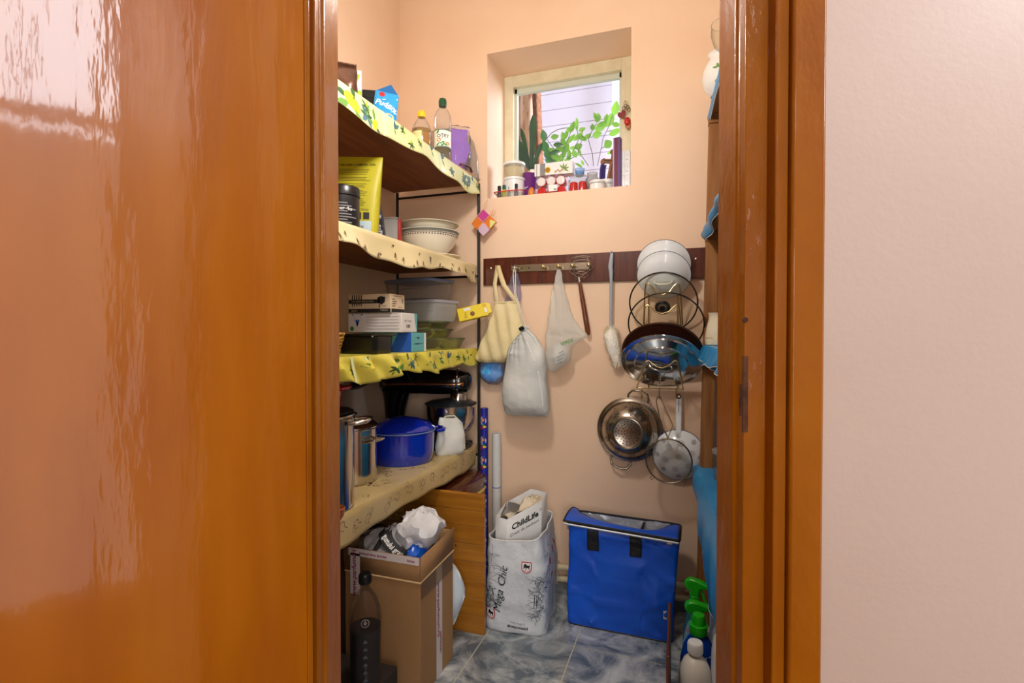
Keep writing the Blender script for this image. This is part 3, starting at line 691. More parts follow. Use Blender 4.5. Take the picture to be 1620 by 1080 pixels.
# corner (nearest) positions: front -y, right +x
def place(corner, d): return (corner[0] - d[0] / 2, corner[1] + d[1] / 2, corner[2])
d = (.235, .115, .075)
t = cbox('teal blue glove box at the bottom of the carton stack', place((-1.005, 1.735, Z3), d), d, TEAL)
press('printed_panel', t, poly2([(.02, .0), (d[0] / 2, 0), (d[0] / 2, .075), (.06, .075)]), BLUEI, y=-d[1] / 2)
press('printed_text', t, join(rect2(-.018, .002, .052, .058), rect2(-.035, .006, .03, .034), rect2(.012, .03, .032, .034)), mat('teal_ink', (30, 70, 90), .6), y=d[0] / 2 + .0009, face='R')
press('white_band', t, rect2(.04, .0555, .001, .074), WHITEI, y=d[0] / 2 + .0009, face='R')
d = (.235, .115, .073)
t = cbox('white glove box with blue hands print, middle of the carton stack', place((-1.012, 1.675, Z3 + .0765), d), d, WCART)
y = -d[1] / 2
press('printed_text', t, join(*[rect2(-.035, .108 - .004 * (i % 2), .012 + .0115 * i, .0135 + .0115 * i) for i in range(6)]), mat('fine_grey_ink', (150, 140, 140), .6), y=y)
press('printed_hands', t, join(poly2([(-.105, .07), (-.092, .062), (-.083, .040), (-.077, .020), (-.070, .034), (-.078, .05), (-.086, .044), (-.095, .07)]), poly2([(-.048, .07), (-.060, .062), (-.068, .040), (-.077, .020), (-.080, .030), (-.072, .05), (-.066, .046), (-.058, .07)])), BLUEI, y=y)
press('printed_seal', t, disc2(-.100, .014, .009), GREENI, y=y)
press('printed_corner', t, poly2([(.0565, .0), (.0565, .073), (.035, .073), (.039, .045), (.047, .018)]), TEAL, y=d[0] / 2 + .0009, face='R')
press('printed_text', t, join(text2('My Touch', .012, 0, -.012, .043), rect2(-.022, -.018, .017, .029), rect2(-.015, -.012, .017, .029), rect2(-.009, -.003, .017, .029), rect2(0, .003, .017, .029)), INK, y=d[0] / 2 + .0009, face='R')
d = (.185, .10, .07)
KR = mat('kraft_white_carton', (214, 192, 160), .6)
t = cbox('cream medical mask box with black stripes, topmost of the carton stack', place((-1.052, 1.665, Z3 + .1505), d), d, KR, 'mask_box')
y = -d[1] / 2
press('black_band', t, join(rect2(-.0925, .0925, .001, .015), rect2(-.0925, .045, .035, .050), *[rect2(-.078 + .010 * i, -.073 + .010 * i, .027, .068) for i in range(5)]), INK, y=y)
press('lettering', t, join(text2('COLOURED MEDICAL MASKS', .0075, 0, -.03, .0425), text2('BLACK', .0085, 0, -.066, .008), text2('TYPE II R', .0085, 0, .065, .008)), KR, y=y - .0004)
press('printed_mask', t, poly2([(.035, .056), (.05, .062), (.07, .058), (.068, .040), (.055, .030), (.04, .036)]), INK, y=y)
press('lettering', t, join(text2('S', .016, 0, .045, .024, 0, .0008), text2('mask', .009, 0, .066, .024), text2('98', .008, 0, -.072, .023), text2('Y', .008, 0, -.055, .023), text2('3', .008, 0, -.038, .023)), INK, y=y)
X_ = d[0] / 2 + .0009
press('printed_text', t, join(text2('Medical Mask Adult', .0075, 0, 0, .063), *[rect2(-.04, -.02 + .006 * (i % 3), .024 + .0085 * i, .0265 + .0085 * i) for i in range(4)], rect2(-.046, .046, .001, .015), rect2(.0, .03, .022, .0235)), INK, y=X_, face='R')
press('printed_symbol', t, join(rect2(.028, .036, .038, .054)), GREYI, y=X_, face='R')

def foodbox(name, label, z, lidm, bodym, c, rz, L, W_, H):
    t = thing(name, label, 'food container', (c[0], c[1], z), rz)
    obj('tray', M().sack([(0, -L / 2 + .018, L / 2 - .018, 0, W_ - .036), (.006, -L / 2 + .012, L / 2 - .012, 0, W_ - .024), (H, -L / 2 + .004, L / 2 - .004, 0, W_ - .008)], 44, 7, 3, open_top=True), bodym, t, solid=.0015)
    g = M().sack([(H - .004, -L / 2, L / 2, 0, W_), (H + .008, -L / 2, L / 2, 0, W_), (H + .010, -L / 2 + .012, L / 2 - .012, 0, W_ - .024)], 44, 8, 2)
    obj('lid', g, lidm, t)
    obj('rib', M().tube([(-L / 2 + .010, -W_ / 2 + .010, H * .55), (L / 2 - .010, -W_ / 2 + .010, H * .55)], .0016, 6), bodym, t)
    return t
foodbox('food_container', 'clear food container with milky white lid below the blue lidded one', Z3 + .130, thin('milky_lid', (235, 232, 240), .75, .2, (226, 222, 232)), MILKY, (-1.20, 2.19), R_(-14), .30, .20, .088)
foodbox('food_container', 'clear food container with blue grey lid, topmost under the second shelf', Z3 + .232, mat('blue_grey_lid', (112, 122, 152), .35), PLAST, (-1.215, 2.17), R_(-14), .30, .20, .082)
GRN = thin('pale_green_glass', (250, 254, 248), .03, .03, (220, 235, 215), gloss=.7)
def gdish(label, c, z, L, W_, H, rz):
    t = thing('glass_dish', label, 'glass dish', (c[0], c[1], z), rz, None)
    obj('dish', M().sack([(0, -L / 2 + .03, L / 2 - .03, 0, W_ - .06), (.006, -L / 2 + .022, L / 2 - .022, 0, W_ - .044), (H - .004, -L / 2 + .004, L / 2 - .004, 0, W_ - .008), (H, -L / 2, L / 2, 0, W_)], 48, 4, 3, open_top=True), GRN, t, solid=.004)
    g = M(); n = 48
    ps = [(L / 2 * math.copysign(abs(math.cos(a)) ** .5, math.cos(a)), W_ / 2 * math.copysign(abs(math.sin(a)) ** .5, math.sin(a)), H) for a in [2 * PI * i / n for i in range(n)]]
    obj('rim', g.tube(ps, .004, 8, True), GRN, t)
gdish('wide clear glass dish at the bottom of the glass stack on yellow cloth', (-1.185, 2.16), Z3, .32, .36, .048, R_(-6))
gdish('clear glass dish nested second from the bottom of the glass stack', (-1.205, 2.14), Z3 + .050, .28, .27, .04, R_(-10))
gdish('clear glass dish on top of the glass stack, under the milky lidded container', (-1.205, 2.13), Z3 + .092, .27, .25, .034, R_(-12))
# yellow tea carton leaning out past the post
YC = mat('yellow_carton', (236, 208, 22), .4)
c = at(753, 494, Y=2.30)
t = thing('tea_box', 'bright yellow carton tilted against the black shelf post', 'carton', (c.x, c.y, c.z - .03), 0, rot=(R_(-4), R_(-13), R_(16)))
obj('body', M().box(-.078, .066, -.028, .028, 0, .062), YC, t, bev=.0015)
obj('open_flap', M().add([(.066, -.028, .006), (.084, -.026, .012), (.084, -.026, .052), (.066, -.028, .06), (.066, .0, .006), (.083, .002, .012), (.083, .002, .052), (.066, 0, .06)], [(0, 1, 2, 3), (7, 6, 5, 4), (1, 5, 6, 2), (3, 2, 6, 7), (0, 4, 5, 1)]), YC, t)
press('printed_label', t, join(poly2([(-.045, .044), (-.012, .044), (-.012, .056), (-.045, .056)]), poly2([(.052, .018), (.064, .014), (.064, .036), (.054, .040)])), WHITEI, y=-.028)
press('printed_emblem', t, disc2(-.008, .024, .011), mat('brown_emblem', (110, 50, 30), .5), y=-.028)
press('printed_emblem', t, ring2(.055, .050, .007, .002), REDI, y=-.028)
press('lettering', t, text2('17', .009, 0, -.008, .024), YC, y=-.0285)
press('printed_text', t, join(*[rect2(-.05 + .002 * i, -.036, .012 + .007 * i, .015 + .007 * i) for i in range(4)]), mat('ochre_ink', (150, 120, 10), .6), y=-.028)
# wicker edge by the door jamb
WICK = mat('wicker', (196, 150, 72), .6, 0, 30, None, (160, 112, 48))
t = thing('wicker_basket', 'small wicker basket beside the door jamb on the yellow cloth', 'basket', (-1.19, 1.44, Z3))
for k in range(7): obj('cane_ring', M().tube([((.062 + .003 * k) * math.cos(a) , (.062 + .003 * k) * math.sin(a), .006 + .0105 * k + .0025 * math.sin(12 * a + PI * k)) for a in [i * 2 * PI / 48 for i in range(48)]], .0052, 7, True), WICK, t)
obj('base', M().lathe([(0, 0), (.06, 0), (.06, .006), (0, .006)], 28), WICK, t)
# ================================================================ lowest left shelf
def loop_handle(pts, r, n=10): return M().tube(pts, r, n)
def arc(c, r, a0, a1, n=14, ax='xz', ry=None):
    out = []
    for i in range(n + 1):
        a = a0 + (a1 - a0) * i / n; p = r * math.cos(a); q = (ry or r) * math.sin(a)
        out.append((c[0] + p, c[1], c[2] + q) if ax == 'xz' else (c[0] + p, c[1] + q, c[2]) if ax == 'xy' else (c[0], c[1] + p, c[2] + q))
    return out
def side_handle(r, z, w, out, th, ang):
    """bail handle in the horizontal plane leaving a pot of radius r"""
    g = M().tube([(r - .004, -w / 2, z), (r + out * .6, -w / 2, z + .004), (r + out * .95, -w * .36, z + .006), (r + out, 0, z + .006), (r + out * .95, w * .36, z + .006), (r + out * .6, w / 2, z + .004), (r - .004, w / 2, z)], th, 10)
    return g.rot(ang, 'Z')
t = thing('stock_pot', 'tall polished steel stock pot at the door end of the lowest left shelf', 'pot', (-1.112, 1.335, Z4))
R = .112
obj('pot', M().lathe([(0, 0), (R - .004, 0), (R, .005), (R, .29), (R + .004, .294), (R + .003, .297), (R - .002, .296), (R - .002, .02), (0, .012)], 56), STEEL, t)
for a in (R_(22), R_(202)): obj('handle', side_handle(R, .272, .09, .05, .0075, a), STEEL, t)
t = thing('saucepan', 'small red enamel saucepan stacked on top of the tall steel pot', 'saucepan', (-1.125, 1.34, Z4 + .2975))
REDE = mat('red_enamel', (176, 12, 20), .15, coat=.6)
obj('base_plate', M().lathe([(0, 0), (.118, 0), (.120, .004), (.110, .010), (.088, .014), (0, .014)], 48), BLACKP, t, )['label'] = 'black flat lid under the red saucepan'
obj('pan', M().lathe([(0, .0145), (.074, .0145), (.079, .019), (.082, .09), (.085, .093), (.080, .093), (.078, .03), (0, .022)], 48), REDE, t)
for a in (R_(15), R_(195)): obj('handle', side_handle(.081, .078, .05, .028, .007, a), REDE, t)
obj('lid_rim', M().lathe([(.087, .094), (.089, .097), (.086, .102), (.080, .104), (.080, .094)], 48), mat('cream_rim', (214, 204, 180), .3), t)
obj('lid', M().lathe([(.085, .104), (.083, .114), (.060, .128), (.02, .133), (0, .133)], 44), BLACKP, t)
t = thing('steel_pot', 'shorter lidded steel pot between the stock pot and the blue casserole', 'pot', (-1.192, 1.625, Z4))
R = .088
obj('pot', M().lathe([(0, 0), (R - .004, 0), (R, .005), (R, .198), (R + .003, .201), (R, .203), (R - .002, .19), (R - .002, .02), (0, .012)], 52), STEEL, t)
obj('lid', M().lathe([(R + .004, .203), (R + .005, .208), (R - .01, .222), (.05, .232), (.02, .236), (0, .236)], 48), STEEL, t)
obj('lid_knob', M().lathe([(.008, .234), (.008, .246), (.017, .250), (.017, .256), (0, .259)], 20), BLACKP, t)
for a in (R_(-6), R_(174)): obj('handle', side_handle(R, .158, .07, .036, .006, a), STEEL, t)
t = thing('wooden_scoop', 'small turned wooden dish at the edge of the shelf below the stock pot', 'dish', (-.990, 1.262, Z4))
obj('dish', M().lathe([(0, 0), (.018, 0), (.026, .012), (.030, .034), (.028, .036), (.022, .014), (0, .008)], 30), wood('turned_wood', (170, 96, 44), (140, 72, 30), 0), t)
obj('handle', M().tube([(.0, -.026, .026), (.004, -.05, .034), (.006, -.065, .036)], [.006, .005, .007], 10), MATS['turned_wood'], t)
GREYP = mat('pale_grey_plastic', (186, 180, 170), .45)
t = thing('plastic_jug', 'pale grey tapering plastic jug with black oval lid behind the steel pot', 'jug', (-1.385, 1.90, Z4))
b = M().sack([(0, -.075, .07, 0, .14), (.015, -.08, .075, 0, .145), (.15, -.07, .062, 0, .12), (.28, -.06, .045, 0, .095), (.34, -.055, .035, 0, .085), (.36, -.05, .03, 0, .07)], 36, 2.6)
obj('jug_body', b, GREYP, t)
lid = M().ball((0, 0, 0), .062, .05, .020, 28, 10).rot(R_(-28), 'Y').mv(.07, -.045, .345); obj('lid', lid, BLACKP, t)
obj('handle', M().tube([(-.06, 0, .33), (-.095, 0, .31), (-.10, 0, .2), (-.08, 0, .14)], .011, 10), BLACKP, t)
# blue casserole, long axis along the shelf
BE = mat('cobalt_blue_enamel', (6, 30, 170), .13, 0, 2.2, None, (8, 50, 176), .8)
t = thing('casserole', 'cobalt blue enamel oval casserole with domed lid on the lowest left shelf', 'casserole', (-1.168, 1.945, Z4), R_(42))
AX, AY = 1.0, .90
obj('pot', M().lathe([(0, .004), (.10, .004), (.118, .0), (.126, .012), (.132, .05), (.135, .128), (.139, .131), (.137, .135), (.131, .133), (.128, .03), (0, .02)], 60, sx=AX, sy=AY), BE, t)
obj('pale_rim', M().tube([(.1385 * AX * math.cos(a), .1385 * AY * math.sin(a), .1355) for a in [i * 2 * PI / 60 for i in range(60)]], .0022, 8, True), mat('pale_blue_rim', (120, 150, 196), .25), t)
obj('lid', M().lathe([(.1385, .139), (.140, .144), (.132, .153), (.105, .172), (.06, .188), (.025, .193), (0, .194)], 60, sx=AX, sy=AY), BE, t)
for s in (0, PI):
    g = M()
    g.tube([(.138 * AX, -.045, .128), (.138 * AX + .03, -.040, .130), (.138 * AX + .042, -.015, .131), (.138 * AX + .042, .015, .131), (.138 * AX + .03, .040, .130), (.138 * AX, .045, .128)], .0085, 10)
    obj('handle', g.rot(s, 'Z'), BE, t)
# white pouch
CL = mat('white_coated_cloth', (222, 224, 216), .4, 0, 6, (10, .2), (206, 208, 202))
t = thing('cloth_pouch', 'white zipped coated pouch slumped beside the blue casserole', 'pouch', (-1.032, 2.135, Z4 + .001), R_(42))
b = M().sack([(0, -.062, .06, 0, .05), (.02, -.068, .066, 0, .07), (.08, -.066, .064, .004, .066), (.13, -.058, .05, .012, .04), (.165, -.045, .03, .018, .008)], 44, 3.2).rough(.010, 13, 6)
obj('pouch', b, CL, t)
obj('piping', M().tube([(-.055, .012, .14), (-.02, .017, .170), (.022, .016, .170), (.054, .010, .135), (.066, .005, .07), (.066, .0, .015)], .0035, 8), mat('cream_piping', (224, 220, 196), .5), t)
# stand mixer: head points into the room
MBK = mat('gloss_black', (10, 10, 12), .12, coat=.6)
MXC = (-1.118, 2.268)
t = thing('stand_mixer', 'black stand mixer with steel bowl at the wall end of the lowest left shelf', 'mixer', (MXC[0], MXC[1], Z4), R_(14))
obj('base', M().sack([(0, -.30, .115, 0, .20), (.012, -.31, .125, 0, .215), (.03, -.30, .118, 0, .20), (.045, -.28, .09, 0, .15)], 44, 3.4, 3), MBK, t)
obj('tower', M().sack([(.03, -.31, -.20, 0, .14), (.12, -.30, -.215, 0, .12), (.24, -.31, -.19, 0, .125), (.275, -.32, -.16, 0, .13)], 36, 3), MBK, t)
hd = [(-.335, .04), (-.325, .085), (-.30, .115), (-.2, .135), (-.05, .137), (.03, .135), (.075, .122), (.102, .098), (.117, .066), (.122, .03)]
g = M()
for k in range(len(hd)): pass
def headfn(u, v):
    i = v * (len(hd) - 1); a = int(min(i, len(hd) - 2)); f = i - a; x = hd[a][0] + (hd[a + 1][0] - hd[a][0]) * f; w = hd[a][1] + (hd[a + 1][1] - hd[a][1]) * f
    an = 2 * PI * u; return (x, w / 2 * math.cos(an), .318 + .062 * (w / .135) ** .7 * math.copysign(abs(math.sin(an)) ** .8, math.sin(an)))
g.grid(headfn, 32, 30, True); n0 = len(g.V)
g.add([(-.335, 0, .318)], []); g.add([(.122, 0, .318)], [])
for i in range(32): g.F.append((n0, (i + 1) % 32, i)); g.I.append(0); g.F.append((n0 + 1, n0 - 32 + i, n0 - 32 + (i + 1) % 32)); g.I.append(0)
obj('head', g, MBK, t)
obj('trim_band', M().grid(lambda u, v: (-.30 + .395 * u, -.0695 + .012 * max(0, (u - .8) / .2) ** 2, .302 + .016 * v), 20, 1), mat('copper_trim', (214, 160, 120), .2, 1), t, solid=.002)
obj('front_band', M().tube([(.060, .0655 * math.cos(a), .318 + .0625 * math.copysign(abs(math.sin(a)) ** .85, math.sin(a))) for a in [i * 2 * PI / 36 for i in range(36)]], .006, 8, True), CHROME, t)
obj('attachment_hub', M().lathe([(.04, .215), (.042, .225), (.036, .262), (.03, .268)], 32, (.055, 0, 0)), CHROME, t)
obj('control_lever', M().tube([(-.16, -.07, .33), (-.17, -.10, .365), (-.175, -.115, .385)], .005, 8), BLACKP, t)
bw = [(0, .056), (.04, .056), (.055, .05), (.062, .056), (.095, .085), (.113, .125), (.119, .17), (.119, .205), (.123, .208), (.119, .211), (.116, .205), (.110, .13), (.09, .09), (0, .062)]
obj('bowl', M().lathe(bw, 56, (.02, 0, 0)), STEEL, t)
obj('splash_lid', M().lathe([(.126, .208), (.127, .214), (.10, .226), (.045, .234), (.043, .228), (.1, .221), (.122, .21)], 48, (.02, 0, 0)), thin('smoky_lid', (170, 172, 178), .25, .06, (120, 122, 128), gloss=.8), t)

# ================================================================ below the lowest shelf
PT = mat('packing_tape', (214, 204, 200), .3)
bx0, bx1, by0, by1, bh = -1.16, -.858, 1.535, 1.79, .405
t = thing('carton_box', 'tall open cardboard carton with printed tape, full of crumpled plastic bags', 'carton', ((bx0 + bx1) / 2, (by0 + by1) / 2, 0))
w, e = (bx1 - bx0) / 2, (by1 - by0) / 2; k = .004
g = M().box(-w, w, -e, e, 0, k); g.box(-w, w, -e, -e + k, k, bh); g.box(-w, w, e - k, e, k, bh); g.box(-w, -w + k, -e + k, e - k, k, bh); g.box(w - k, w, -e + k, e - k, k, bh)
obj('carton_wall', g, CARD, t, bev=.001)
fh = .088
obj('flap', M().add([(-w, -e, bh), (w, -e, bh), (w + .002, -e - .006, bh + fh), (-w, -e - .006, bh + fh)], [(0, 1, 2, 3)]), CARD, t, solid=.004)
obj('flap', M().add([(w, -e, bh), (w, e, bh + .012), (w + .004, e, bh + fh + .012), (w + .004, -e, bh + fh)], [(0, 1, 2, 3)]), CARD, t, solid=.004)
obj('flap', M().add([(-w, e, bh), (w, e, bh), (w, e + .004, bh + fh), (-w, e + .004, bh + fh)], [(3, 2, 1, 0)]), CARD, t, solid=.004)
obj('flap', M().add([(-w, -e, bh), (-w, e, bh), (-w - .008, e, bh + fh - .02), (-w - .008, -e, bh + fh)], [(3, 2, 1, 0)]), CARD, t, solid=.004)
obj('fold_crease', M().tube([(-w, -e - .002, bh), (w + .002, -e - .002, bh), (w + .002, e, bh + .01)], .0035, 6), mat('torn_card', (206, 172, 126), .8), t)
press('tape', t, join(rect2(-w + .02, w, bh + .062, bh + .088), rect2(-w + .028, -w + .068, bh - .075, bh + .07)), PT, y=-e - .0085)
press('lettering', t, text2('www.parfumuri', .026, PI / 2, -w + .044, bh - .0, .15, .0006), MAG, y=-e - .0093)
press('lettering', t, text2('parfumuri direct de la tine', .0105, 0, -.03, bh + .074, 0, .0004), MAG, y=-e - .0093)
press('lettering', t, text2('Parfum', .0105, 0, w - .03, bh + .074, 0, .0004), MAG, y=-e - .0093)
press('tape', t, rect2(-.012, .034, .0, bh - .0), PT, y=w + .0004, face='R')
press('lettering', t, join(text2('www.parfumuri.ro', .027, -PI / 2, .004, .25, .15, .0005), text2('parfumuri', .02, -PI / 2, .022, .12, 0, .0004)), MAG, y=w + .0012, face='R')
press('clear_tape', t, rect2(-e, e, bh - .06, bh + .005), thin('clear_tape', (244, 232, 210), .08, .12, gloss=.8), y=w + .0025, face='R')
cx, cy = (bx0 + bx1) / 2, (by0 + by1) / 2
WB = mat('white_polythene', (232, 232, 234), .35, 0, 8, (16, .25), (214, 214, 218), sss=.15)
GB = mat('grey_polythene', (188, 186, 186), .35, 0, 8, (18, .35), (150, 148, 150))
BB = mat('blue_polythene', (10, 70, 180), .25, 0, 9, (20, .3), (20, 100, 214))
def crumple(name, label, c, r, m, seed, amp=.35, cat='plastic bag', n=34):
    t = thing(name, label, cat, c)
    g = M().ball((0, 0, 0), r[0], r[1], r[2], n, n // 2)
    g.rough(min(r) * amp, 1.5 / min(r), seed); g.rough(min(r) * amp * .5, 4.2 / min(r), seed + 4)
    obj('bag_body', g, m, t, ang=28)
    kn = M()
    for i in range(5):
        a = i * 1.25 + seed; kn.tube([(0, 0, r[2] * .7), (.012 * math.cos(a), .012 * math.sin(a), r[2] * .9), (.03 * math.cos(a), .03 * math.sin(a), r[2] * .98)], [.006, .005, .002], 6)
    obj('knot', kn, m, t, stuff=True)
    return t
crumple('plastic_bag', 'crumpled white plastic bag on top of the open carton', (cx + .072, cy + .015, bh + .125), (.082, .09, .070), WB, 2, .30)
g = crumple('plastic_bag', 'crumpled grey plastic bag with black strip in the open carton', (cx - .04, cy - .028, bh + .062), (.105, .088, .062), GB, 9, .42)
el = M().ball((0, 0, 0), .130, .100, .080, 48, 24)
stp = M().grid(lambda u, v: (.0 + .115 * u + .012 * v, 0, .066 - .085 * u + .026 * v), 26, 6)
press('black_strip', g, stp, INK, body=el, e=.001)
press('lettering', g, text2('gustului grau', .019, R_(-36.5), .063, .037, .1, .0005), WHITEI, body=el, e=.0022)
crumple('plastic_bag', 'shiny blue plastic bag in the right corner of the open carton', (cx + .086, cy - .01, bh + .045), (.040, .090, .050), BB, 5, .28)
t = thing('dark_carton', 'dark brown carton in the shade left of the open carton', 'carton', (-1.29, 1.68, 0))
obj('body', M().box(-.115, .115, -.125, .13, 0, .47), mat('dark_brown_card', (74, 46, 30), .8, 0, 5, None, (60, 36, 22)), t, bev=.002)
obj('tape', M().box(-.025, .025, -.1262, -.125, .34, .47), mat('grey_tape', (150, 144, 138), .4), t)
# bulging white bag behind the carton
t = thing('padded_bag', 'pale blue white padded bag bulging out behind the open carton', 'bag', (-.985, 1.868, 0))
b = M().sack([(.0, -.08, .04, 0, .04), (.02, -.10, .05, 0, .07), (.09, -.12, .095, 0, .10), (.20, -.125, .138, 0, .115), (.29, -.11, .115, 0, .09), (.345, -.07, .06, 0, .02)], 44, 2.2).rough(.004, 14, 2)
obj('bag_body', b, mat('pale_blue_cloth', (206, 218, 226), .6, 0, 8, (20, .1), (192, 206, 216)), t)
obj('seam', M().tube([(.07, 0, .05), (.097, 0, .09), (.140, 0, .20), (.117, 0, .29), (.062, 0, .344)], .003, 8), mat('white_seam', (232, 236, 238), .6), t)
# bamboo panel and hamper
BAM = wood('honey_bamboo', (176, 116, 34), (150, 92, 22), 0, 6, .35, .3)
t = thing('honey_board', 'honey coloured wooden board standing upright beside the open carton', 'board', (-.985, 1.966, 0))
zz = [0, .075, .15, .225, .30, .375, .45, .515, .575]
for a, b in zip(zz, zz[1:]): obj('stave', M().box(-.19, .19, -.009, .009, a + .0006, b - .0006), BAM, t, bev=.0012)
obj('top_edge', M().tube([(-.19, .0, .577), (.19, .0, .577)], .0095, 12), BAM, t)
obj('knot_mark', M().lathe([(0, 0), (.005, 0), (.0045, .0006), (0, .0006)], 14).rot(PI / 2, 'X').mv(.06, -.0088, .36), mat('wood_knot', (96, 50, 14), .5), t)
HX, HY = -1.165, 2.178
t = thing('wicker_hamper', 'yellow wicker hamper with dark brown lid tucked under the lowest shelf', 'hamper', (HX, HY, 0))
WK = mat('yellow_wicker', (206, 164, 70), .5, 0, 30, None, (180, 134, 48))
def sup(a, rx, ry, e): return (rx * math.copysign(abs(math.cos(a)) ** (2 / e), math.cos(a)), ry * math.copysign(abs(math.sin(a)) ** (2 / e), math.sin(a)))
obj('shadow_core', M().sack([(0, -.21, .21, 0, .34), (.5, -.22, .22, 0, .365)], 44, 4, 1), mat('wicker_shadow', (120, 84, 34), .8), t)  # dark core behind the weave, shade between the bands painted into its colour
NW = 72
for k in range(24):
    ps = []
    for i in range(NW * 2):
        a = PI * i / NW; f = .94 + .06 * k / 24; o = .004 * math.sin(a * NW / 2 + PI * k)
        x, y = sup(a, (.232 + o) * f, (.192 + o) * f, 4); ps.append((x, y, .012 + .0205 * k))
    obj('woven_band', M().tube(ps, .0098, 5, True), WK, t)
obj('rim', M().tube([sup(2 * PI * i / 72, .238, .188, 4) + (.508,) for i in range(72)], .012, 8, True), mat('yellow_cane', (222, 184, 88), .4), t)
BL = wood('dark_brown_lid', (96, 42, 18), (70, 26, 10), 1, 4, .2, .6)
obj('lid_skirt', M().sack([(.520, -.245, .245, 0, .385), (.545, -.245, .245, 0, .385)], 60, 4, 1), BL, t)
obj('lid', M().sack([(.547, -.252, .252, 0, .392), (.562, -.250, .250, 0, .390), (.572, -.238, .238, 0, .37), (.580, -.20, .20, 0, .30), (.582, -.1, .1, 0, .14)], 60, 4, 3), BL, t)
# wrapping paper rolls standing in the corner
def roll(name, label, x, y, r, h, m, band=None, motif=None):
    t = thing(name, label, 'paper roll', (x, y, 0))
    obj('roll', M().lathe([(r * .6, .002), (r, 0), (r, h), (r * .92, h), (r * .6, h - .004)], 28), m, t)
    obj('core', M().lathe([(r * .6, .0), (r * .6, h - .002), (r * .5, h - .002), (r * .5, 0)], 20), CARD, t)
    if band: obj('rubber_band', M().tube([(r * 1.02 * math.cos(a), r * 1.02 * math.sin(a), band) for a in [i * 2 * PI / 24 for i in range(24)]], .002, 6, True), BLUEI, t)
    if motif:
        cyl = M().lathe([(r * 1.002, 0), (r * 1.002, h)], 28)
        z = h - .06; K = {}
        while z > .12:
            for mm, q in ((WHITEI, disc2(.0, z, .016, 10, .021)), (REDI, poly2([(-.014, z + .014), (.016, z + .018), (.012, z + .036), (-.006, z + .038)])), (ORAI, disc2(.002, z + .004, .007, 8, .007)), (YELI, disc2(.008, z - .030, .008, 8, .006)), (REDI, disc2(-.006, z - .036, .009, 8, .008)), (GREENI, disc2(.002, z - .022, .009, 8, .004))):
                K.setdefault(mm.name, (mm, []))[1].append(q)
            z -= .098
        for i, (mm, qs) in enumerate(K.values()):
            press('printed_motif', t, join(*qs), mm, body=cyl, e=.0006 + .0003 * i)
    return t
roll('wrapping_roll', 'thin blue roll of festive wrapping paper standing in the corner behind the post', -.952, 2.345, .019, .885, mat('festive_blue_paper', (24, 40, 150), .35), None, True)
roll('paper_roll', 'white paper roll with blue rubber band standing in the corner', -.895, 2.365, .021, .762, mat('white_roll_paper', (214, 218, 216), .5), .495)

# low dark carton with a tall cola bottle
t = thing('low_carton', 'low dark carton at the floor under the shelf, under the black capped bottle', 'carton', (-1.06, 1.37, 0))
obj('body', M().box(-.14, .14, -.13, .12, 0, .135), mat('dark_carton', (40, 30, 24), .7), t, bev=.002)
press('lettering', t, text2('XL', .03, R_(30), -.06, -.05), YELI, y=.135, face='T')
COLA = mat('cola', (12, 6, 5), .08)
t = thing('cola_bottle', 'clear plastic bottle half full of dark liquid with black cap', 'bottle', (-.965, 1.375, .137), R_(35))
cp = [(0, .006), (.018, .004), (.03, 0), (.044, .004), (.048, .014), (.049, .05), (.047, .06), (.0475, .12), (.049, .19), (.0495, .215), (.047, .24), (.038, .272), (.026, .295), (.016, .308), (.0135, .312), (.0135, .330)]
obj('bottle_body', M().lathe(cp, 40, sx=1, sy=1), thin('bottle_plastic', (236, 230, 224), .05, .06, (190, 180, 172), gloss=.5), t, ang=60)
obj('liquid', M().lathe([(0, .008), (.042, .008), (.046, .016), (.047, .05), (.045, .06), (.0455, .12), (.047, .19), (0, .191)], 36), COLA, t)
obj('cap', M().lathe([(0, .326), (.0185, .326), (.0195, .328), (.0195, .352), (.017, .357), (0, .358)], 30), BLACKP, t)
k = M()
for i in range(30):
    a = 2 * PI * i / 30; k.tube([(.0195 * math.cos(a), .0195 * math.sin(a), .329), (.0195 * math.cos(a), .0195 * math.sin(a), .351)], .0007, 5)
obj('cap_ridges', k, BLACKP, t, stuff=True)
cyb = M().lathe([(p, z) for p, z in cp[2:12]], 40)
press('embossed_emblem', t, join(ring2(0, .222, .013, .003), poly2([(-.006, .222), (0, .232), (.006, .222), (0, .214)])), mat('embossed_grey', (120, 108, 104), .3), body=cyb)
em = []
for i in range(6): em += [poly2([(-.008, .16 - .024 * i), (0, .172 - .024 * i), (.008, .16 - .024 * i)])]
press('embossed_facets', t, join(*em), mat('embossed_blue_grey', (74, 82, 92), .2), body=cyb)
t = thing('red_label_bottle', 'dark bottle with red label half hidden by the door jamb at the floor', 'bottle', (-1.035, 1.285, .137))
g = M().lathe([(0, 0), (.03, 0), (.034, .006), (.034, .13), (.022, .16), (.012, .172), (.012, .185)], 30); obj('bottle_body', g, mat('dark_bottle', (22, 10, 10), .15), t)
obj('cap', M().lathe([(0, .183), (.0145, .183), (.0145, .20), (0, .202)], 24), BLACKP, t)
cyl = M().lathe([(.0342, 0), (.0342, .14)], 30)
press('label', t, rect2(-.03, .03, .03, .11, 14), mat('dark_red_label', (120, 20, 40), .4), body=cyl)
press('printed_swirl', t, join(*[poly2(lf(.05, .004, .5 + i, -.02, .05 + .02 * i)) for i in range(3)]), WHITEI, body=cyl, e=.0012)

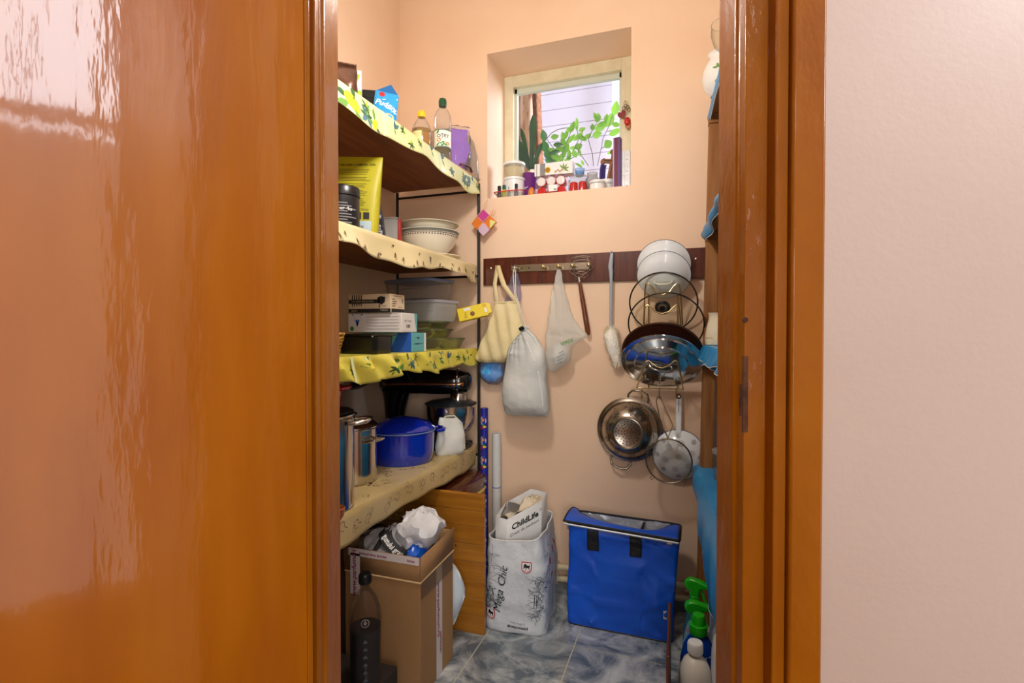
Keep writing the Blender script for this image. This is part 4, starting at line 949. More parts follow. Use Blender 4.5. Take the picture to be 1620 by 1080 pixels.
# ================================================================ floor: woven shopping bag with paper bag
WV = mat('woven_white_plastic', (218, 222, 226), .38, 0, 5, (26, .6), (196, 202, 208))
t = thing('shopping_bag', 'white woven plastic shopping bag with black script standing by the wooden panel', 'shopping bag', (-.688, 2.0, 0), R_(4))
rows = [(0, -.122, .128, .16, .28), (.012, -.13, .135, .16, .30), (.10, -.125, .138, .16, .315), (.22, -.122, .140, .16, .32), (.32, -.118, .132, .16, .315), (.385, -.112, .122, .16, .30)]
b = M().sack(rows, 64, 7, 6, open_top=True).rough(.007, 17, 3).rough(.0035, 44, 5)
for v in b.V:
    if v.z < .02: v.z = max(v.z, 0.001)
    if v.z > .34: v.z += .028 * max(0, min(1, (v.x - .0) / .12)) * (v.z - .34) / .045 + (.012 * (v.y / .3) * (v.z - .34) / .045)
obj('bag_body', b, WV, t, solid=.0015, ang=60)
obj('top_hem', M().tube([(v.x, v.y, v.z) for v in b.V[-64:]], .0035, 6, True), mat('hem_white', (226, 226, 222), .5), t)
press('lettering', t, text2('Mega Chic', .047, R_(80), -.050, .185, .25), INK, body=b, e=.004)
press('lettering', t, text2('#responsabil', .017, R_(-3), .022, .034, .1, .0004), INK, body=b, e=.004)
press('lettering', t, text2('mega image fii', .011, R_(-3), .022, .052, .1), GREYI, body=b, e=.004)
def crest(x, z, s, nm='printed_crest'):
    sh = [(-1, 1), (1, 1), (1.02, -.4), (.6, -.95), (0, -1.15), (-.6, -.95), (-1.02, -.4)]
    press(nm, t, poly2([(x + a * s, z + c * s) for a, c in sh]), REDI, body=b, e=.004)
    press(nm, t, poly2([(x + a * s * .84, z + c * s * .86) for a, c in sh]), WHITEI, body=b, e=.0048)
    li = [(-.6, .15), (-.45, .6), (-.1, .72), (.1, .45), (.5, .4), (.62, .7), (.7, .35), (.6, .05), (.66, -.35), (.5, -.38), (.42, -.05), (.05, -.05), (.0, -.38), (-.16, -.38), (-.15, .0), (-.4, -.1), (-.62, -.3), (-.68, -.18), (-.45, .08)]
    press('printed_lion', t, poly2([(x + a * s, z + c * s) for a, c in li]), INK, body=b, e=.0055)
    press('lettering', t, text2('MEGA', s * .5, 0, x, z - .68 * s), REDI, body=b, e=.0055)
crest(.062, .292, .021); crest(-.096, .075, .021)
rr = random.Random(8)
sc = []
def scrib(cx, cz, w, h, n):
    for i in range(n):
        x, z = cx + rr.uniform(-w, w), cz + rr.uniform(-h, h); a = rr.uniform(0, 6.3); l = rr.uniform(.008, .022)
        for k in range(3):
            x2, z2 = x + l * math.cos(a), z + l * math.sin(a); nx, nz = -math.sin(a) * .0006, math.cos(a) * .0006
            sc.append(poly2([(x - nx, z - nz), (x2 - nx, z2 - nz), (x2 + nx, z2 + nz), (x + nx, z + nz)])); x, z = x2, z2; a += rr.uniform(-.9, .9)
scrib(.115, .16, .016, .09, 90); scrib(-.10, .15, .016, .05, 60); scrib(-.09, .27, .012, .06, 14)
press('printed_scribble', t, join(*sc), mat('scribble_ink', (70, 72, 84), .6), body=b, e=.003)
sc = []
for i in range(150):
    y, z = rr.uniform(.03, .29), rr.uniform(.04, .36); a = rr.uniform(0, 6.3); l = rr.uniform(.01, .03)
    y2, z2 = y + l * math.cos(a), z + l * math.sin(a); nx, nz = -math.sin(a) * .0007, math.cos(a) * .0007
    sc.append(poly2([(y - nx, z - nz), (y2 - nx, z2 - nz), (y2 + nx, z2 + nz), (y + nx, z + nz)]))
press('printed_scribble', t, join(*sc), MATS['scribble_ink'], body=b, face='R', e=.003)
press('printed_petal', t, join(*[poly2(lf(.034, .012, 1.3 + .4 * i, y, z)) for i, (y, z) in enumerate(((.16, .30), (.10, .27), (.15, .20), (.24, .31)))]), REDI, body=b, face='R', e=.002)
PAP = mat('white_kraft_paper', (226, 226, 224), .6, 0, 6, (14, .1), (212, 212, 212))
t = thing('paper_bag', 'open white paper bag with black lettering pushed down inside the woven shopping bag', 'paper bag', (-.688, 2.0, 0), R_(4))
pb = [(-.088, .055), (-.03, .028), (.098, .12), (.103, .225), (.02, .262), (-.075, .17)]
zt = [.470, .470, .530, .535, .535, .492]
g = M(); n = len(pb); vs = []; fs = []
for k in range(5):
    f = k / 4
    for i, (x, y) in enumerate(pb): vs.append((x, y, .06 + (zt[i] - .06) * f))
for k in range(4):
    for i in range(n): fs.append((k * n + i, k * n + (i + 1) % n, (k + 1) * n + (i + 1) % n, (k + 1) * n + i))
fs.append(tuple(range(n))[::-1]); g.add(vs, fs)
obj('bag_body', g, PAP, t, solid=.0016, ang=15)
gv = M().add(vs, fs[:-1])
dx, dy = pb[2][0] - pb[1][0], pb[2][1] - pb[1][1]; Ld = math.hypot(dx, dy)
def onface(g2, nm, m, e):
    q = M(); q.F = g2.F; q.I = [0] * len(g2.F)
    q.V = [Vector((pb[1][0] + dx / Ld * v.x + dy / Ld * e, pb[1][1] + dy / Ld * v.x - dx / Ld * e, .470 + .060 * v.x / Ld + v.z)) for v in g2.V]
    o = obj(nm, q, m, t); o['kind'] = 'stuff' if getattr(g2, 'multi', 0) else ''
    if not o['kind']: del o['kind']
onface(text2('ChildLife', .034, 0, .082, -.046, 0, .0012), 'lettering', INK, .0016)
onface(ring2(.154, -.034, .005, .0014), 'printed_mark', INK, .0016)
onface(text2('Creat de pediatri', .019, 0, .078, -.076, .05), 'lettering', INK, .0016)
def fill(u, v):
    i = u * n; a = int(i) % n; f = i - int(i); x = pb[a][0] + (pb[(a + 1) % n][0] - pb[a][0]) * f; y = pb[a][1] + (pb[(a + 1) % n][1] - pb[a][1]) * f
    cx_, cy_ = .01, .145; q = .94 * (1 - v)
    return (cx_ + (x - cx_) * q, cy_ + (y - cy_) * q, .458 + .06 * (x + .09) / .19 + .022 * noise.noise(Vector((x * q * 30, y * q * 30, 3))) + .01 * v)
t = thing('folded_paper', 'crumpled cream paper filling the open white paper bag', 'paper', (-.688, 2.0, 0), R_(4))
obj('paper', M().grid(fill, 48, 10, True).rough(.010, 30, 4), mat('cream_paper', (226, 214, 188), .7, 0, 8, (16, .3), (210, 196, 168)), t, ang=25)
obj('folded_edge', M().grid(lambda u, v: (-.02 + .09 * u, .14 + .05 * u + .012 * math.sin(u * 9), .455 + .035 * u + .04 * v), 14, 5).rough(.006, 40, 2), MATS['cream_paper'], t, solid=.001)
t = thing('grey_pouch', 'grey foil pouch stuck in the left side of the white paper bag', 'pouch', (-.688 - .056, 2.0 + .095, .415), 0, rot=(R_(8), R_(20), R_(40)))
b2 = M().sack([(0, -.045, .045, 0, .028), (.04, -.046, .046, 0, .034), (.085, -.045, .045, 0, .02), (.105, -.042, .042, 0, .004)], 28, 3).rough(.003, 30, 5)
obj('pouch', b2, mat('grey_foil', (136, 130, 124), .3, .4), t)
press('label', t, rect2(-.02, .02, .03, .07, 4, 4), mat('silver_print', (190, 186, 180), .4), body=b2)

# ================================================================ blue cooler bag
t = thing('cooler_bag', 'big blue insulated cooler bag with black straps and open silver lined top', 'cooler bag', (-.275, 2.155, 0), R_(-1))
W2, H2, DP = .218, .455, .165
rows = [(.0, -W2 + .004, W2 - .004, DP / 2, DP - .008), (.01, -W2, W2, DP / 2, DP), (.12, -W2 - .002, W2 + .004, DP / 2, DP + .008), (.25, -W2 + .002, W2 + .012, DP / 2, DP + .004), (.38, -W2 + .004, W2 + .022, DP / 2, DP), (.438, -W2 - .002, W2 + .026, DP / 2, DP)]
b = M().sack(rows, 96, 14, 8, open_top=True)
for v in b.V:
    if v.y < .05 and .02 < v.z < .43:
        w_ = noise.noise(Vector((v.x * 7, v.z * 7, 2))); v.y += .010 * noise.noise(Vector((v.x * 14, 1, v.z * 9))) - .007 * max(0, 1 - abs(w_) * 9) - .006 * max(0, 1 - abs(noise.noise(Vector((v.x * 9 + v.z * 8, v.z * 5, 7)))) * 8)
    if v.z > .40: v.z += -.02 * (v.x + W2) / (2 * W2) * (1 if v.y < .08 else .4)
obj('bag_body', b, BLUEF, t, ang=60)
top = b.V[-96:]
PIPEB = mat('black_piping', (16, 17, 22), .5)
obj('rim_piping', M().tube([tuple(v) for v in top], .0048, 8, True), PIPEB, t)
obj('base_piping', M().tube([tuple(v + Vector((0, -.001, .003))) for v in b.V[96:192]], .004, 8, True), PIPEB, t)
lv = M(); N = 96; lr = []
for k in range(7):
    f = k / 6
    for v in top: lr.append((v.x * (.985 - .06 * f), DP / 2 + (v.y - DP / 2) * (.95 - .12 * f), v.z - .002 - .12 * f))
lv.add(lr, [(k * N + (i + 1) % N, k * N + i, (k + 1) * N + i, (k + 1) * N + (i + 1) % N) for k in range(6) for i in range(N)] + [tuple(range(6 * N, 7 * N))])
obj('silver_lining', lv.rough(.005, 30, 2), mat('silver_foil_lining', (226, 230, 236), .32, .55, None, (30, .8)), t, ang=25)
def lidf(u, v):
    x = -W2 - .012 + (2 * W2 + .034) * u
    d = .165 * (1 - u) ** 1.6 * .62 + .115 * math.exp(-((u - .95) / .13) ** 2) + .048
    d = min(d, DP - .004) if u > .05 else DP + .004
    zf = .444 - .02 * u
    return (x, -.010 + (d + .010) * v, zf + .010 * math.sin(PI * v) - .034 * v * v * math.sin(PI * min(1, u * 1.02)) + .004)
lidg = M().grid(lidf, 40, 10)
obj('lid', lidg, BLUEF, t, solid=.005)
obj('lid_piping', M().tube([lidf(i / 40, 1) for i in range(41)], .0045, 8), PIPEB, t)
obj('lid_piping', M().tube([lidf(0, 1 - i / 10) for i in range(11)] + [lidf(i / 40, 0) for i in range(41)] + [lidf(1, i / 10) for i in range(11)], .0045, 8), PIPEB, t)
obj('zip', M().tube([Vector(lidf(i / 40, 0)) + Vector((0, -.001, -.012)) for i in range(41)], .0045, 6), mat('grey_zip', (176, 178, 182), .35, .3), t)
obj('zip_pull', M().box(W2 - .022, W2 - .004, -.014, -.006, .408, .416).box(-W2 + .004, -W2 + .012, -.014, -.008, .415, .428), STEELB, t)
STR = mat('black_webbing', (14, 14, 17), .7, 0, None, (120, .3))
for x0 in (-.128, .048):
    sg = M().grid(lambda u, v: (x0 + .048 * u, 0, .424 - .09 * v), 6, 10)
    s2 = M(); bv = b.bvh(); s2.F = sg.F; s2.I = sg.I
    for v in sg.V:
        h = bv.ray_cast(Vector((v.x, -9, v.z)), Vector((0, 1, 0))); s2.V.append((h[0] if h[0] else Vector((v.x, -.002, v.z))) + Vector((0, -.003, 0)))
    st = obj('strap', s2, STR, t, solid=.003)
    press('stitching', t, join(rect2(x0 + .008, x0 + .04, .340, .3412), rect2(x0 + .008, x0 + .04, .366, .3672), poly2([(x0 + .008, .3400), (x0 + .0095, .3400), (x0 + .040, .3672), (x0 + .0385, .3672)])), mat('grey_thread', (60, 60, 66), .7), body=s2, e=.0035)
press('care_label', t, rect2(.183, .196, .10, .135), WHITEI, body=b, e=.0015)
press('printed_text', t, join(*[rect2(.186, .193, .106 + .006 * i, .108 + .006 * i) for i in range(4)]), GREYI, body=b, e=.0048)
# ================================================================ back wall: hook strip and what hangs there
RY = YB - .016
hs = thing('hook_strip', 'long nickel plated hook strip with brass knobs screwed to the brown rail', 'hook strip', (-.636, RY, 1.572))
g = M(); n = 24
pl_ = [(.198 * (1 if math.cos(a) >= 0 else -1) * 0 + (.182 if math.cos(a) >= 0 else -.182) + .017 * math.cos(a), .017 * math.sin(a)) for a in [2 * PI * i / n + .001 for i in range(n)]]
obj('plate', g.prism(pl_, 0, .004).rot(PI / 2, 'X'), mat('nickel', (196, 190, 176), .2, 1), hs, bev=.001)
BRASS = mat('brass', (222, 200, 140), .12, 1)
HK = {}
for i, px in enumerate((815, 860, 884, 906, 932)):
    x = at(px, 425, Y=RY - .02).x + .636; HK[px] = x - .636
    obj('hook', M().lathe([(.006, 0), (.004, .004), (.004, .020), (.0085, .023), (.0098, .029), (.0085, .034), (.004, .037), (0, .0375)], 20).rot(PI / 2, 'X').mv(x, -.004, 0), BRASS, hs)
for px in (826, 837): obj('screw_hole', M().lathe([(0, 0), (.0042, 0), (.0042, .0006), (0, .0006)], 14).rot(PI / 2, 'X').mv(at(px, 425, Y=RY).x + .636, -.004, 0), INK, hs)

def wrows(rows, Y, th, ref):
    """(py, px left, px right, thickness) -> rows local to ref at depth Y, bottom first"""
    out = []
    for py, a, b, t_ in rows:
        p, q = at(a, py, Y=Y), at(b, py, Y=Y); out.append(((p.z + q.z) / 2 - ref[2], p.x - ref[0], q.x - ref[0], Y - ref[1] + th(t_) * 0, t_))
    return sorted(out)
def ribbon(pts, w, ax=(1, 0, 0), th=.0014):
    g = M(); A = Vector(ax) * (w / 2); P = [Vector(p) for p in pts]
    g.add([q for p in P for q in (p - A, p + A)], [(2 * i, 2 * i + 1, 2 * i + 3, 2 * i + 2) for i in range(len(P) - 1)]); return g
ident = lambda x: x
# tote
CANV = mat('cream_canvas', (228, 212, 166), .9, 0, 6, (22, .35), (216, 198, 148), spec=.1)
tp = at(787, 421, Y=RY - .012); ref = (tp.x, tp.y, tp.z)
t = thing('tote_bag', 'cream cotton tote bag hanging by its straps from a nail in the rail', 'tote bag', ref)
YT = 2.335
b = M().sack(wrows([(477, 783, 822, .012), (490, 780, 824, .03), (508, 775, 828, .05), (524, 769, 830, .065), (542, 761, 824, .075), (558, 755, 813, .07), (568, 753, 804, .05), (573, 757, 798, .012)], YT, ident, ref), 52, 3.2, 5)
for v in b.V:
    v.y += .007 * math.sin(v.x * 105 + v.z * 22) * max(0, min(1, (-v.z - .14) / .12)) * (1 if v.y < YT - ref[1] else 0)
b.rough(.004, 20, 4)
obj('bag_body', b, CANV, t, ang=55)
p0 = at(787, 479, Y=YT); p1 = at(818, 478, Y=YT)
obj('strap', ribbon([(p0.x - ref[0], p0.y - ref[1] - .006, p0.z - ref[2]), (.0 - .003, -.03, -.09), (-.001, -.002, -.01), (0, .002, .004)], .020), CANV, t, solid=.0022)
obj('strap', ribbon([(p1.x - ref[0], p1.y - ref[1] - .008, p1.z - ref[2]), (.052, -.05, -.10), (.014, -.012, -.028), (.002, -.004, .003)], .026), CANV, t, solid=.0022)
obj('hem_fold', M().tube([(p0.x - ref[0] - .012, YT - ref[1] - .008, p0.z - ref[2]), (p1.x - ref[0] + .012, YT - ref[1] - .008, p1.z - ref[2])], .0035, 8), CANV, t)
obj('nail', M().tube([(0, .011, 0), (0, -.014, .003)], .0022, 8), STEEL, t)
# plastic bag with blue yarn
hx = HK[815]; ref = (hx, RY - .03, 1.566)
t = thing('knotted_bag', 'lilac clear plastic bag with a bright blue ball below the cream tote', 'plastic bag', ref)
YK = 2.392
b = M().sack(wrows([(432, 812, 818, .010), (438, 809, 821, .016), (455, 804, 824, .022), (475, 799, 824, .030), (520, 782, 818, .05), (560, 762, 802, .045), (585, 756, 799, .06), (602, 766, 794, .05), (608, 774, 786, .01)], YK, ident, ref), 40, 2.3, 4).rough(.004, 30, 8)
obj('film', b, thin('lilac_film', (232, 232, 244), .20, .12, (206, 206, 232)), t, ang=25)
c = at(777, 587, Y=2.388)
yb = M().ball((0, 0, 0), .060, .027, .053, 40, 26)
for v in yb.V: v *= 1 + .035 * math.sin(9 * math.atan2(v.z, v.x) + 60 * v.y + 5 * noise.noise(v * 25)) + .05 * noise.noise(v * 40)
obj('blue_ball', yb.mv(c.x - ref[0], c.y - ref[1], c.z - ref[2]), mat('sky_blue_yarn', (60, 180, 250), .7, 0, 20, (60, .3), (150, 215, 255)), t, ang=25)
k = M()
for i in range(4): k.tube([(0, .0, -.005), (.008 * math.cos(i * 1.6), -.006, .004), (.014 * math.cos(i * 1.6 + .4), -.010, .012 + .003 * i)], [.005, .005, .002], 6)
obj('knot', k, MATS['lilac_film'], t, stuff=True)
# grey drawstring bag
GRB = mat('grey_drawstring_cloth', (212, 212, 206), .85, 0, 5, (16, .55), (188, 190, 186), spec=.15)
ref = (hx, RY - .035, 1.566); YG = 2.295
t = thing('drawstring_bag', 'full grey drawstring bag with white seam and black cord toggle', 'drawstring bag', ref)
b = M().sack(wrows([(520, 826, 836, .020), (526, 823, 840, .030), (536, 815, 848, .065), (555, 806, 858, .10), (580, 800, 863, .125), (610, 797, 866, .14), (635, 797, 867, .135), (648, 798, 867, .09), (656, 801, 866, .02)], YG, ident, ref), 64, 2.5, 6)
zt_ = max(v.z for v in b.V)
for v in b.V:
    d = zt_ - v.z
    a = math.atan2(v.y - (YG - ref[1]), v.x - .05)
    v.y += .012 * math.sin(13 * a) * max(0, 1 - d / .17) * min(1, d / .04)
    v.x += .006 * math.cos(13 * a) * max(0, 1 - d / .14) * min(1, d / .04)
b.rough(.008, 11, 2).rough(.003, 34, 3)
for v in b.V:
    if v.x > .02 and v.z < -.40: v.y -= .014 * math.exp(-((v.z + .405 - (v.x) * .12) / .012) ** 2)
obj('bag_body', b, GRB, t, ang=60)
pt = at(831, 521, Y=YG); top_ = Vector((pt.x - ref[0], pt.y - ref[1], pt.z - ref[2]))
g = M()
for i in range(14):
    a = i * 2 * PI / 14; g.tube([top_ + Vector((.005 * math.cos(a), .005 * math.sin(a), -.006)), top_ + Vector((.014 * math.cos(a), .012 * math.sin(a), .012)), top_ + Vector((.021 * math.cos(a), .016 * math.sin(a), .010 + .004 * math.sin(3 * a)))], [.006, .005, .003], 6)
obj('gathered_neck', g, GRB, t, stuff=True)
obj('cord_toggle', M().lathe([(0, -.012), (.008, -.012), (.0105, -.006), (.0105, .008), (.007, .012), (0, .012)], 20).rot(R_(70), 'Y').mv(top_.x - .012, top_.y - .016, top_.z + .004), BLACKP, t)
obj('cord', M().tube([(0, -.002, .006), (-.004, -.004, -.02), (.015, top_.y * .5, -.12), tuple(top_ + Vector((-.006, -.004, .01)))], .0022, 8).tube([(.003, -.002, .006), (.008, -.004, -.02), (.022, top_.y * .5, -.12), tuple(top_ + Vector((.002, -.004, .01)))], .0022, 8), mat('white_cord', (222, 216, 200), .7), t, stuff=True)
sp = []
for py, px in ((540, 838), (565, 850), (590, 857), (615, 861), (640, 863)):
    q = at(px, py, Y=YG); sp.append((q.x - ref[0], q.z - ref[2]))
press('seam', t, M().add([(x + s, 0, z) for x, z in sp for s in (-.0016, .0016)], [(2 * i, 2 * i + 1, 2 * i + 3, 2 * i + 2) for i in range(4)]), mat('white_thread', (226, 228, 226), .6), body=b, e=.003)
# white carrier bag
hx = HK[884]; ref = (hx, RY - .03, 1.566); YP = 2.350
t = thing('carrier_bag', 'thin white plastic carrier bag with green and black print hanging from the middle hook', 'plastic bag', ref)
b = M().sack(wrows([(426, 881.5, 887, .008), (440, 878, 890, .014), (455, 874.5, 893, .022), (480, 870, 900, .035), (505, 867, 909, .05), (522, 865, 922, .06), (531, 864, 929, .045), (537, 864, 919, .06), (548, 863, 905, .075), (568, 864, 901, .08), (582, 866, 886, .04), (587, 868, 878, .01)], YP, ident, ref), 56, 2.6, 5)
for v in b.V:
    d = -v.z
    v.y += .006 * math.sin(v.x * 190 + v.z * 20) * max(0, 1 - abs(d - .12) / .16)
b.rough(.005, 26, 4).rough(.003, 60, 6)
obj('bag_body', b, thin('carrier_film', (250, 252, 250), .46, .14, (250, 252, 250), gloss=.35), t, ang=30)
obj('content', M().ball((0, 0, 0), .040, .026, .050, 28, 16).rough(.012, 34, 2).mv(at(884, 560, Y=YP).x - ref[0], YP - ref[1], at(884, 560, Y=YP).z - ref[2]), mat('pale_content', (216, 214, 208), .5, 0, 9, None, (190, 190, 186)), t, ang=25)
q = at(899, 541, Y=YP); press('lettering', t, text2('VERDE', .020, R_(22), q.x - ref[0], q.z - ref[2], .1, .0004), GREENI, body=b, e=.0025)
q = at(891, 556, Y=YP); press('printed_text', t, join(*[text2(s, .011, R_(30), q.x - ref[0] - .003 * i, q.z - ref[2] - .017 * i) for i, s in enumerate(('pungi', 'mai bune', 'pentru', 'natura'))]), INK, body=b, e=.0025)
# coil whisk
p = at(931, 530, Y=RY - .014); q = at(917, 446, Y=RY - .03); ref = (HK[932], RY - .02, 1.572)
t = thing('coil_whisk', 'old coil whisk with turned brown wooden handle hanging upside down from the strip', 'whisk', ref)
L = lambda v, dy=0: (v.x - ref[0], v.y - ref[1] + dy, v.z - ref[2])
a0, a1 = Vector(L(q)), Vector(L(p))
ps = [a0.lerp(a1, f) for f in (0, .05, .3, .34, .38, .7, .93, 1)]
obj('handle', M().tube(ps, [.006, .0085, .011, .0125, .011, .0125, .0125, .008], 14), wood('whisk_wood', (120, 58, 28), (86, 36, 14), 2, 12, .35, .4), t)
obj('ferrule', M().tube([a0 + (a0 - a1).normalized() * .022, a0], [.0075, .0085], 12), STEELB, t)
cn = Vector(L(at(919, 424, Y=RY - .03)))
sp = []
for i in range(150):
    f = i / 149; a = f * 2 * PI * 4.6; r = .058 * (1 - .55 * f); sp.append(cn + Vector((r * math.cos(a), -.006 + .034 * (f - .5) * 0 - .012 * math.sin(a), .040 - .082 * f + .018 * math.sin(a))))
obj('wire_coil', M().tube(sp, .0013, 6), STEEL, t)
hd_ = a0 + (a0 - a1).normalized() * .02
g = M()
for s in (-1, 1): g.tube([hd_, hd_ + Vector((.020 * s, 0, .012)), hd_ + Vector((.040 * s, 0, .028)), cn + Vector((.055 * s, 0, .0)), cn + Vector((.03 * s, 0, .045)), cn + Vector((0, 0, .052))], .0016, 6)
obj('wire_frame', g, STEEL, t, stuff=True)
# duster brush
p = at(967.5, 401, Y=RY - .012); ref = tuple(p)
t = thing('bottle_brush', 'white fluffy duster brush with long grey plastic handle hanging against the rail', 'brush', ref)
mid = Vector(L(at(966.5, 515, Y=2.40)))
GH = mat('blue_grey_plastic', (164, 172, 184), .4)
obj('handle', M().tube([(.002, 0, .0), (-.001, -.002, -.03), (-.004, -.004, -.06), (-.001, -.006, -.085), (.0, -.008, -.12), tuple(mid)], [.0075, .010, .0115, .010, .0075, .0068], 14), GH, t)
obj('hang_ring', M().tube(arc((0, 0, .006), .006, 0, 2 * PI, 16)[:-1], .0018, 6, True), GH, t)
spn = [mid, Vector(L(at(967, 530, Y=2.395))), Vector(L(at(970, 550, Y=2.39))), Vector(L(at(977, 578, Y=2.392)))]
obj('twisted_wire', M().tube(spn, .003, 8), STEEL, t)
br = M(); rr = random.Random(2)
for i in range(1100):
    f = rr.random(); k_ = f * 3; a = int(min(k_, 2)); c = spn[a].lerp(spn[a + 1], k_ - a)
    th = rr.uniform(0, 2 * PI); r = .046 * (.6 + .45 * math.sin(PI * min(1, f * .8 + .18))) * rr.uniform(.8, 1.05)
    d = Vector((math.cos(th), .75 * math.sin(th), rr.uniform(-.45, .15))); u = d.cross(Vector((0, 0, 1))).normalized() * .0021
    e_ = c + d * r; m_ = c + d * r * .55 + Vector((0, 0, .004))
    if e_.y + ref[1] > YB - .003: e_.y = YB - .003 - ref[1]
    br.add([c - u, c + u, m_ + u * 1.1, m_ - u * 1.1, e_ + Vector((0, 0, -.004))], [(0, 1, 2, 3), (3, 2, 4)])
cg = M().tube([spn[0].lerp(spn[1], .3), spn[1], spn[2], spn[2].lerp(spn[3], .8)], [.016, .030, .031, .016], 18).rough(.008, 80, 3)
obj('fluff_core', cg, mat('off_white_fluff', (250, 246, 234), .9, bump=(120, .6)), t)
obj('bristles', br, thin('off_white_bristle', (252, 248, 236), 1.0, .5, (252, 248, 236), gloss=0), t, stuff=True)

# ================================================================ lid rack
P = lambda px, py, Y: at(px, py, Y=Y)
rc = P(1046, 613, 2.40)
t = thing('lid_rack', 'brassy wire lid rack with three hooped holders and hooks below', 'lid rack', tuple(rc))
ref = tuple(rc); W_ = lambda px, py, Y: L(P(px, py, Y))
def hoop(py, pl, pr, dip, pyl, pll, plr, Yo, Yi, nm='hoop'):
    m_ = (pl + pr) / 2; pts = [W_(pll, pyl, Yi), W_(pl - 1.5, py + 8, Yo + .01), W_(pl, py + 1, Yo), W_(pl + 4, py - 1, Yo), W_(pl + 9, py + 3, Yo), W_(pl + 16, py + dip * .75, Yo), W_(m_, py + dip, Yo), W_(pr - 16, py + dip * .75, Yo), W_(pr - 9, py + 3, Yo), W_(pr - 4, py - 1, Yo), W_(pr, py + 1, Yo), W_(pr + 1.5, py + 8, Yo + .01), W_(plr, pyl + 2, Yi)]
    obj(nm, M().tube(pts, .0030, 8), GOLD, t)
hoop(449, 1022, 1075, 17, 512, 1018, 1080, 2.315, 2.415)
hoop(483, 1021, 1074, 13, 545, 1018, 1080, 2.275, 2.415)
hoop(571, 1022, 1072, 11, 613, 1007, 1081, 2.205, 2.40)
for x in (1026, 1072): obj('back_wire', M().tube([W_(x, 452, 2.42), W_(x, 614, 2.42)], .003, 8), GOLD, t)
obj('hook_bar', M().tube([W_(1006, 613, 2.40), W_(1082, 616, 2.40)], .003, 8), GOLD, t)
for x in (1015, 1043, 1070): obj('hook', M().tube([W_(x, 614, 2.40), W_(x, 622, 2.385), W_(x, 628, 2.372), W_(x + .5, 630, 2.362), W_(x + .5, 626, 2.352)], .0024, 8), GOLD, t)
def lid(name, label, px, py, Y, tau, group=None, roll_=0):
    p = P(px, py, Y); o = thing(name, label, 'lid' if 'lid' in name else 'pan', tuple(p), 0, group, rot=(PI / 2 + R_(tau), 0, 0)); return o
def knob_bridge(t, r, h, m, w=.006, ang=0):
    obj('handle', M().tube([(-r, 0, h - .002), (-r * .98, 0, h + .012), (-r * .7, 0, h + .022), (0, 0, h + .025), (r * .7, 0, h + .022), (r * .98, 0, h + .012), (r, 0, h - .002)], w, 10).rot(ang, 'Z'), m, t)
RIMD = mat('dark_enamel_edge', (60, 66, 74), .3)
def enamel_lid(label, px, py, Y, tau, r):
    t = lid('pan_lid', label, px, py, Y, tau)
    obj('lid', M().lathe([(r, .0), (r + .001, .002), (r - .006, .006), (r - .012, .007), (r * .8, .018), (r * .5, .030), (r * .2, .036), (0, .037), (0, .034), (r * .5, .027), (r - .014, .002), (r, 0)], 56), ENAM, t)
    obj('rim', M().tube([((r + .0005) * math.cos(a), (r + .0005) * math.sin(a), .001) for a in [i * 2 * PI / 56 for i in range(56)]], .0016, 6, True), RIMD, t)
    return t
t1 = enamel_lid('white enamel lid at the back, uppermost in the wire lid rack', 1050, 418, 2.372, 30, .1135)
obj('handle', M().tube(arc((0, 0, .035), .024, 0, PI, 10), .005, 8), ENAM, t1)
t2 = enamel_lid('white enamel lid with bail handle in front, second in the wire lid rack', 1050, 435, 2.335, 32, .112)
obj('handle', M().tube([(-.036, 0, .030), (-.034, -.004, .046), (-.02, -.007, .052), (.02, -.007, .052), (.034, -.004, .046), (.036, 0, .030)], .0048, 10).mv(0, -.012, 0), mat('cream_enamel', (214, 212, 196), .25), t2)
def glass_lid(label, px, py, Y, tau, r):
    t = lid('pan_lid', label, px, py, Y, tau)
    obj('glass', M().lathe([(r - .003, .002), (r * .8, .012), (r * .5, .022), (r * .1, .026), (0, .026)], 48), thin('lid_glass', (250, 250, 246), .012, .02, gloss=.25), t)
    obj('rim', M().tube([(r * math.cos(a), r * math.sin(a), .002) for a in [i * 2 * PI / 64 for i in range(64)]], .0034, 8, True), mat('dark_steel_rim', (104, 98, 88), .25, 1), t)
    return t
t3 = glass_lid('smaller glass lid with black knob in the lid rack', 1049, 479, 2.356, 27, .1435)
obj('knob', M().lathe([(0, .024), (.012, .024), (.012, .036), (.030, .042), (.033, .050), (.028, .058), (.012, .060), (.010, .0565), (0, .0565)], 32), BLACKP, t3)
obj('knob_ring', M().lathe([(.022, .0590), (.022, .0606), (.012, .0612), (.012, .0602)], 28), STEELB, t3)
glass_lid('bigger glass lid without knob in front of the one with black knob', 1053, 513, 2.330, 33, .158)
t5 = lid('pan_lid', 'dark brown flat lid leaning behind the shiny steel lid', 1047, 557, 2.316, 40, None)
obj('lid', M().lathe([(.167, 0), (.169, .004), (.165, .008), (.155, .007), (.14, .011), (.08, .014), (0, .015), (0, .011), (.14, .006), (.155, .002)], 56), mat('dark_brown_enamel', (62, 30, 20), .3), t5)
obj('rim', M().tube([(.168 * math.cos(a), .168 * math.sin(a), .004) for a in [i * 2 * PI / 64 for i in range(64)]], .0028, 6, True), mat('brown_rim', (96, 62, 46), .3, .6), t5)
t6 = lid('pan_lid', 'big shiny steel lid with bridge handle, lowest in the lid rack', 1046, 572, 2.288, 46)
obj('lid', M().lathe([(.168, 0), (.170, .002), (.168, .004), (.150, .005), (.146, .010), (.112, .016), (.108, .021), (.06, .027), (.02, .030), (0, .030), (0, .027), (.10, .016), (.146, .004)], 64), mat('mirror_steel', (200, 204, 208), .09, 1), t6)
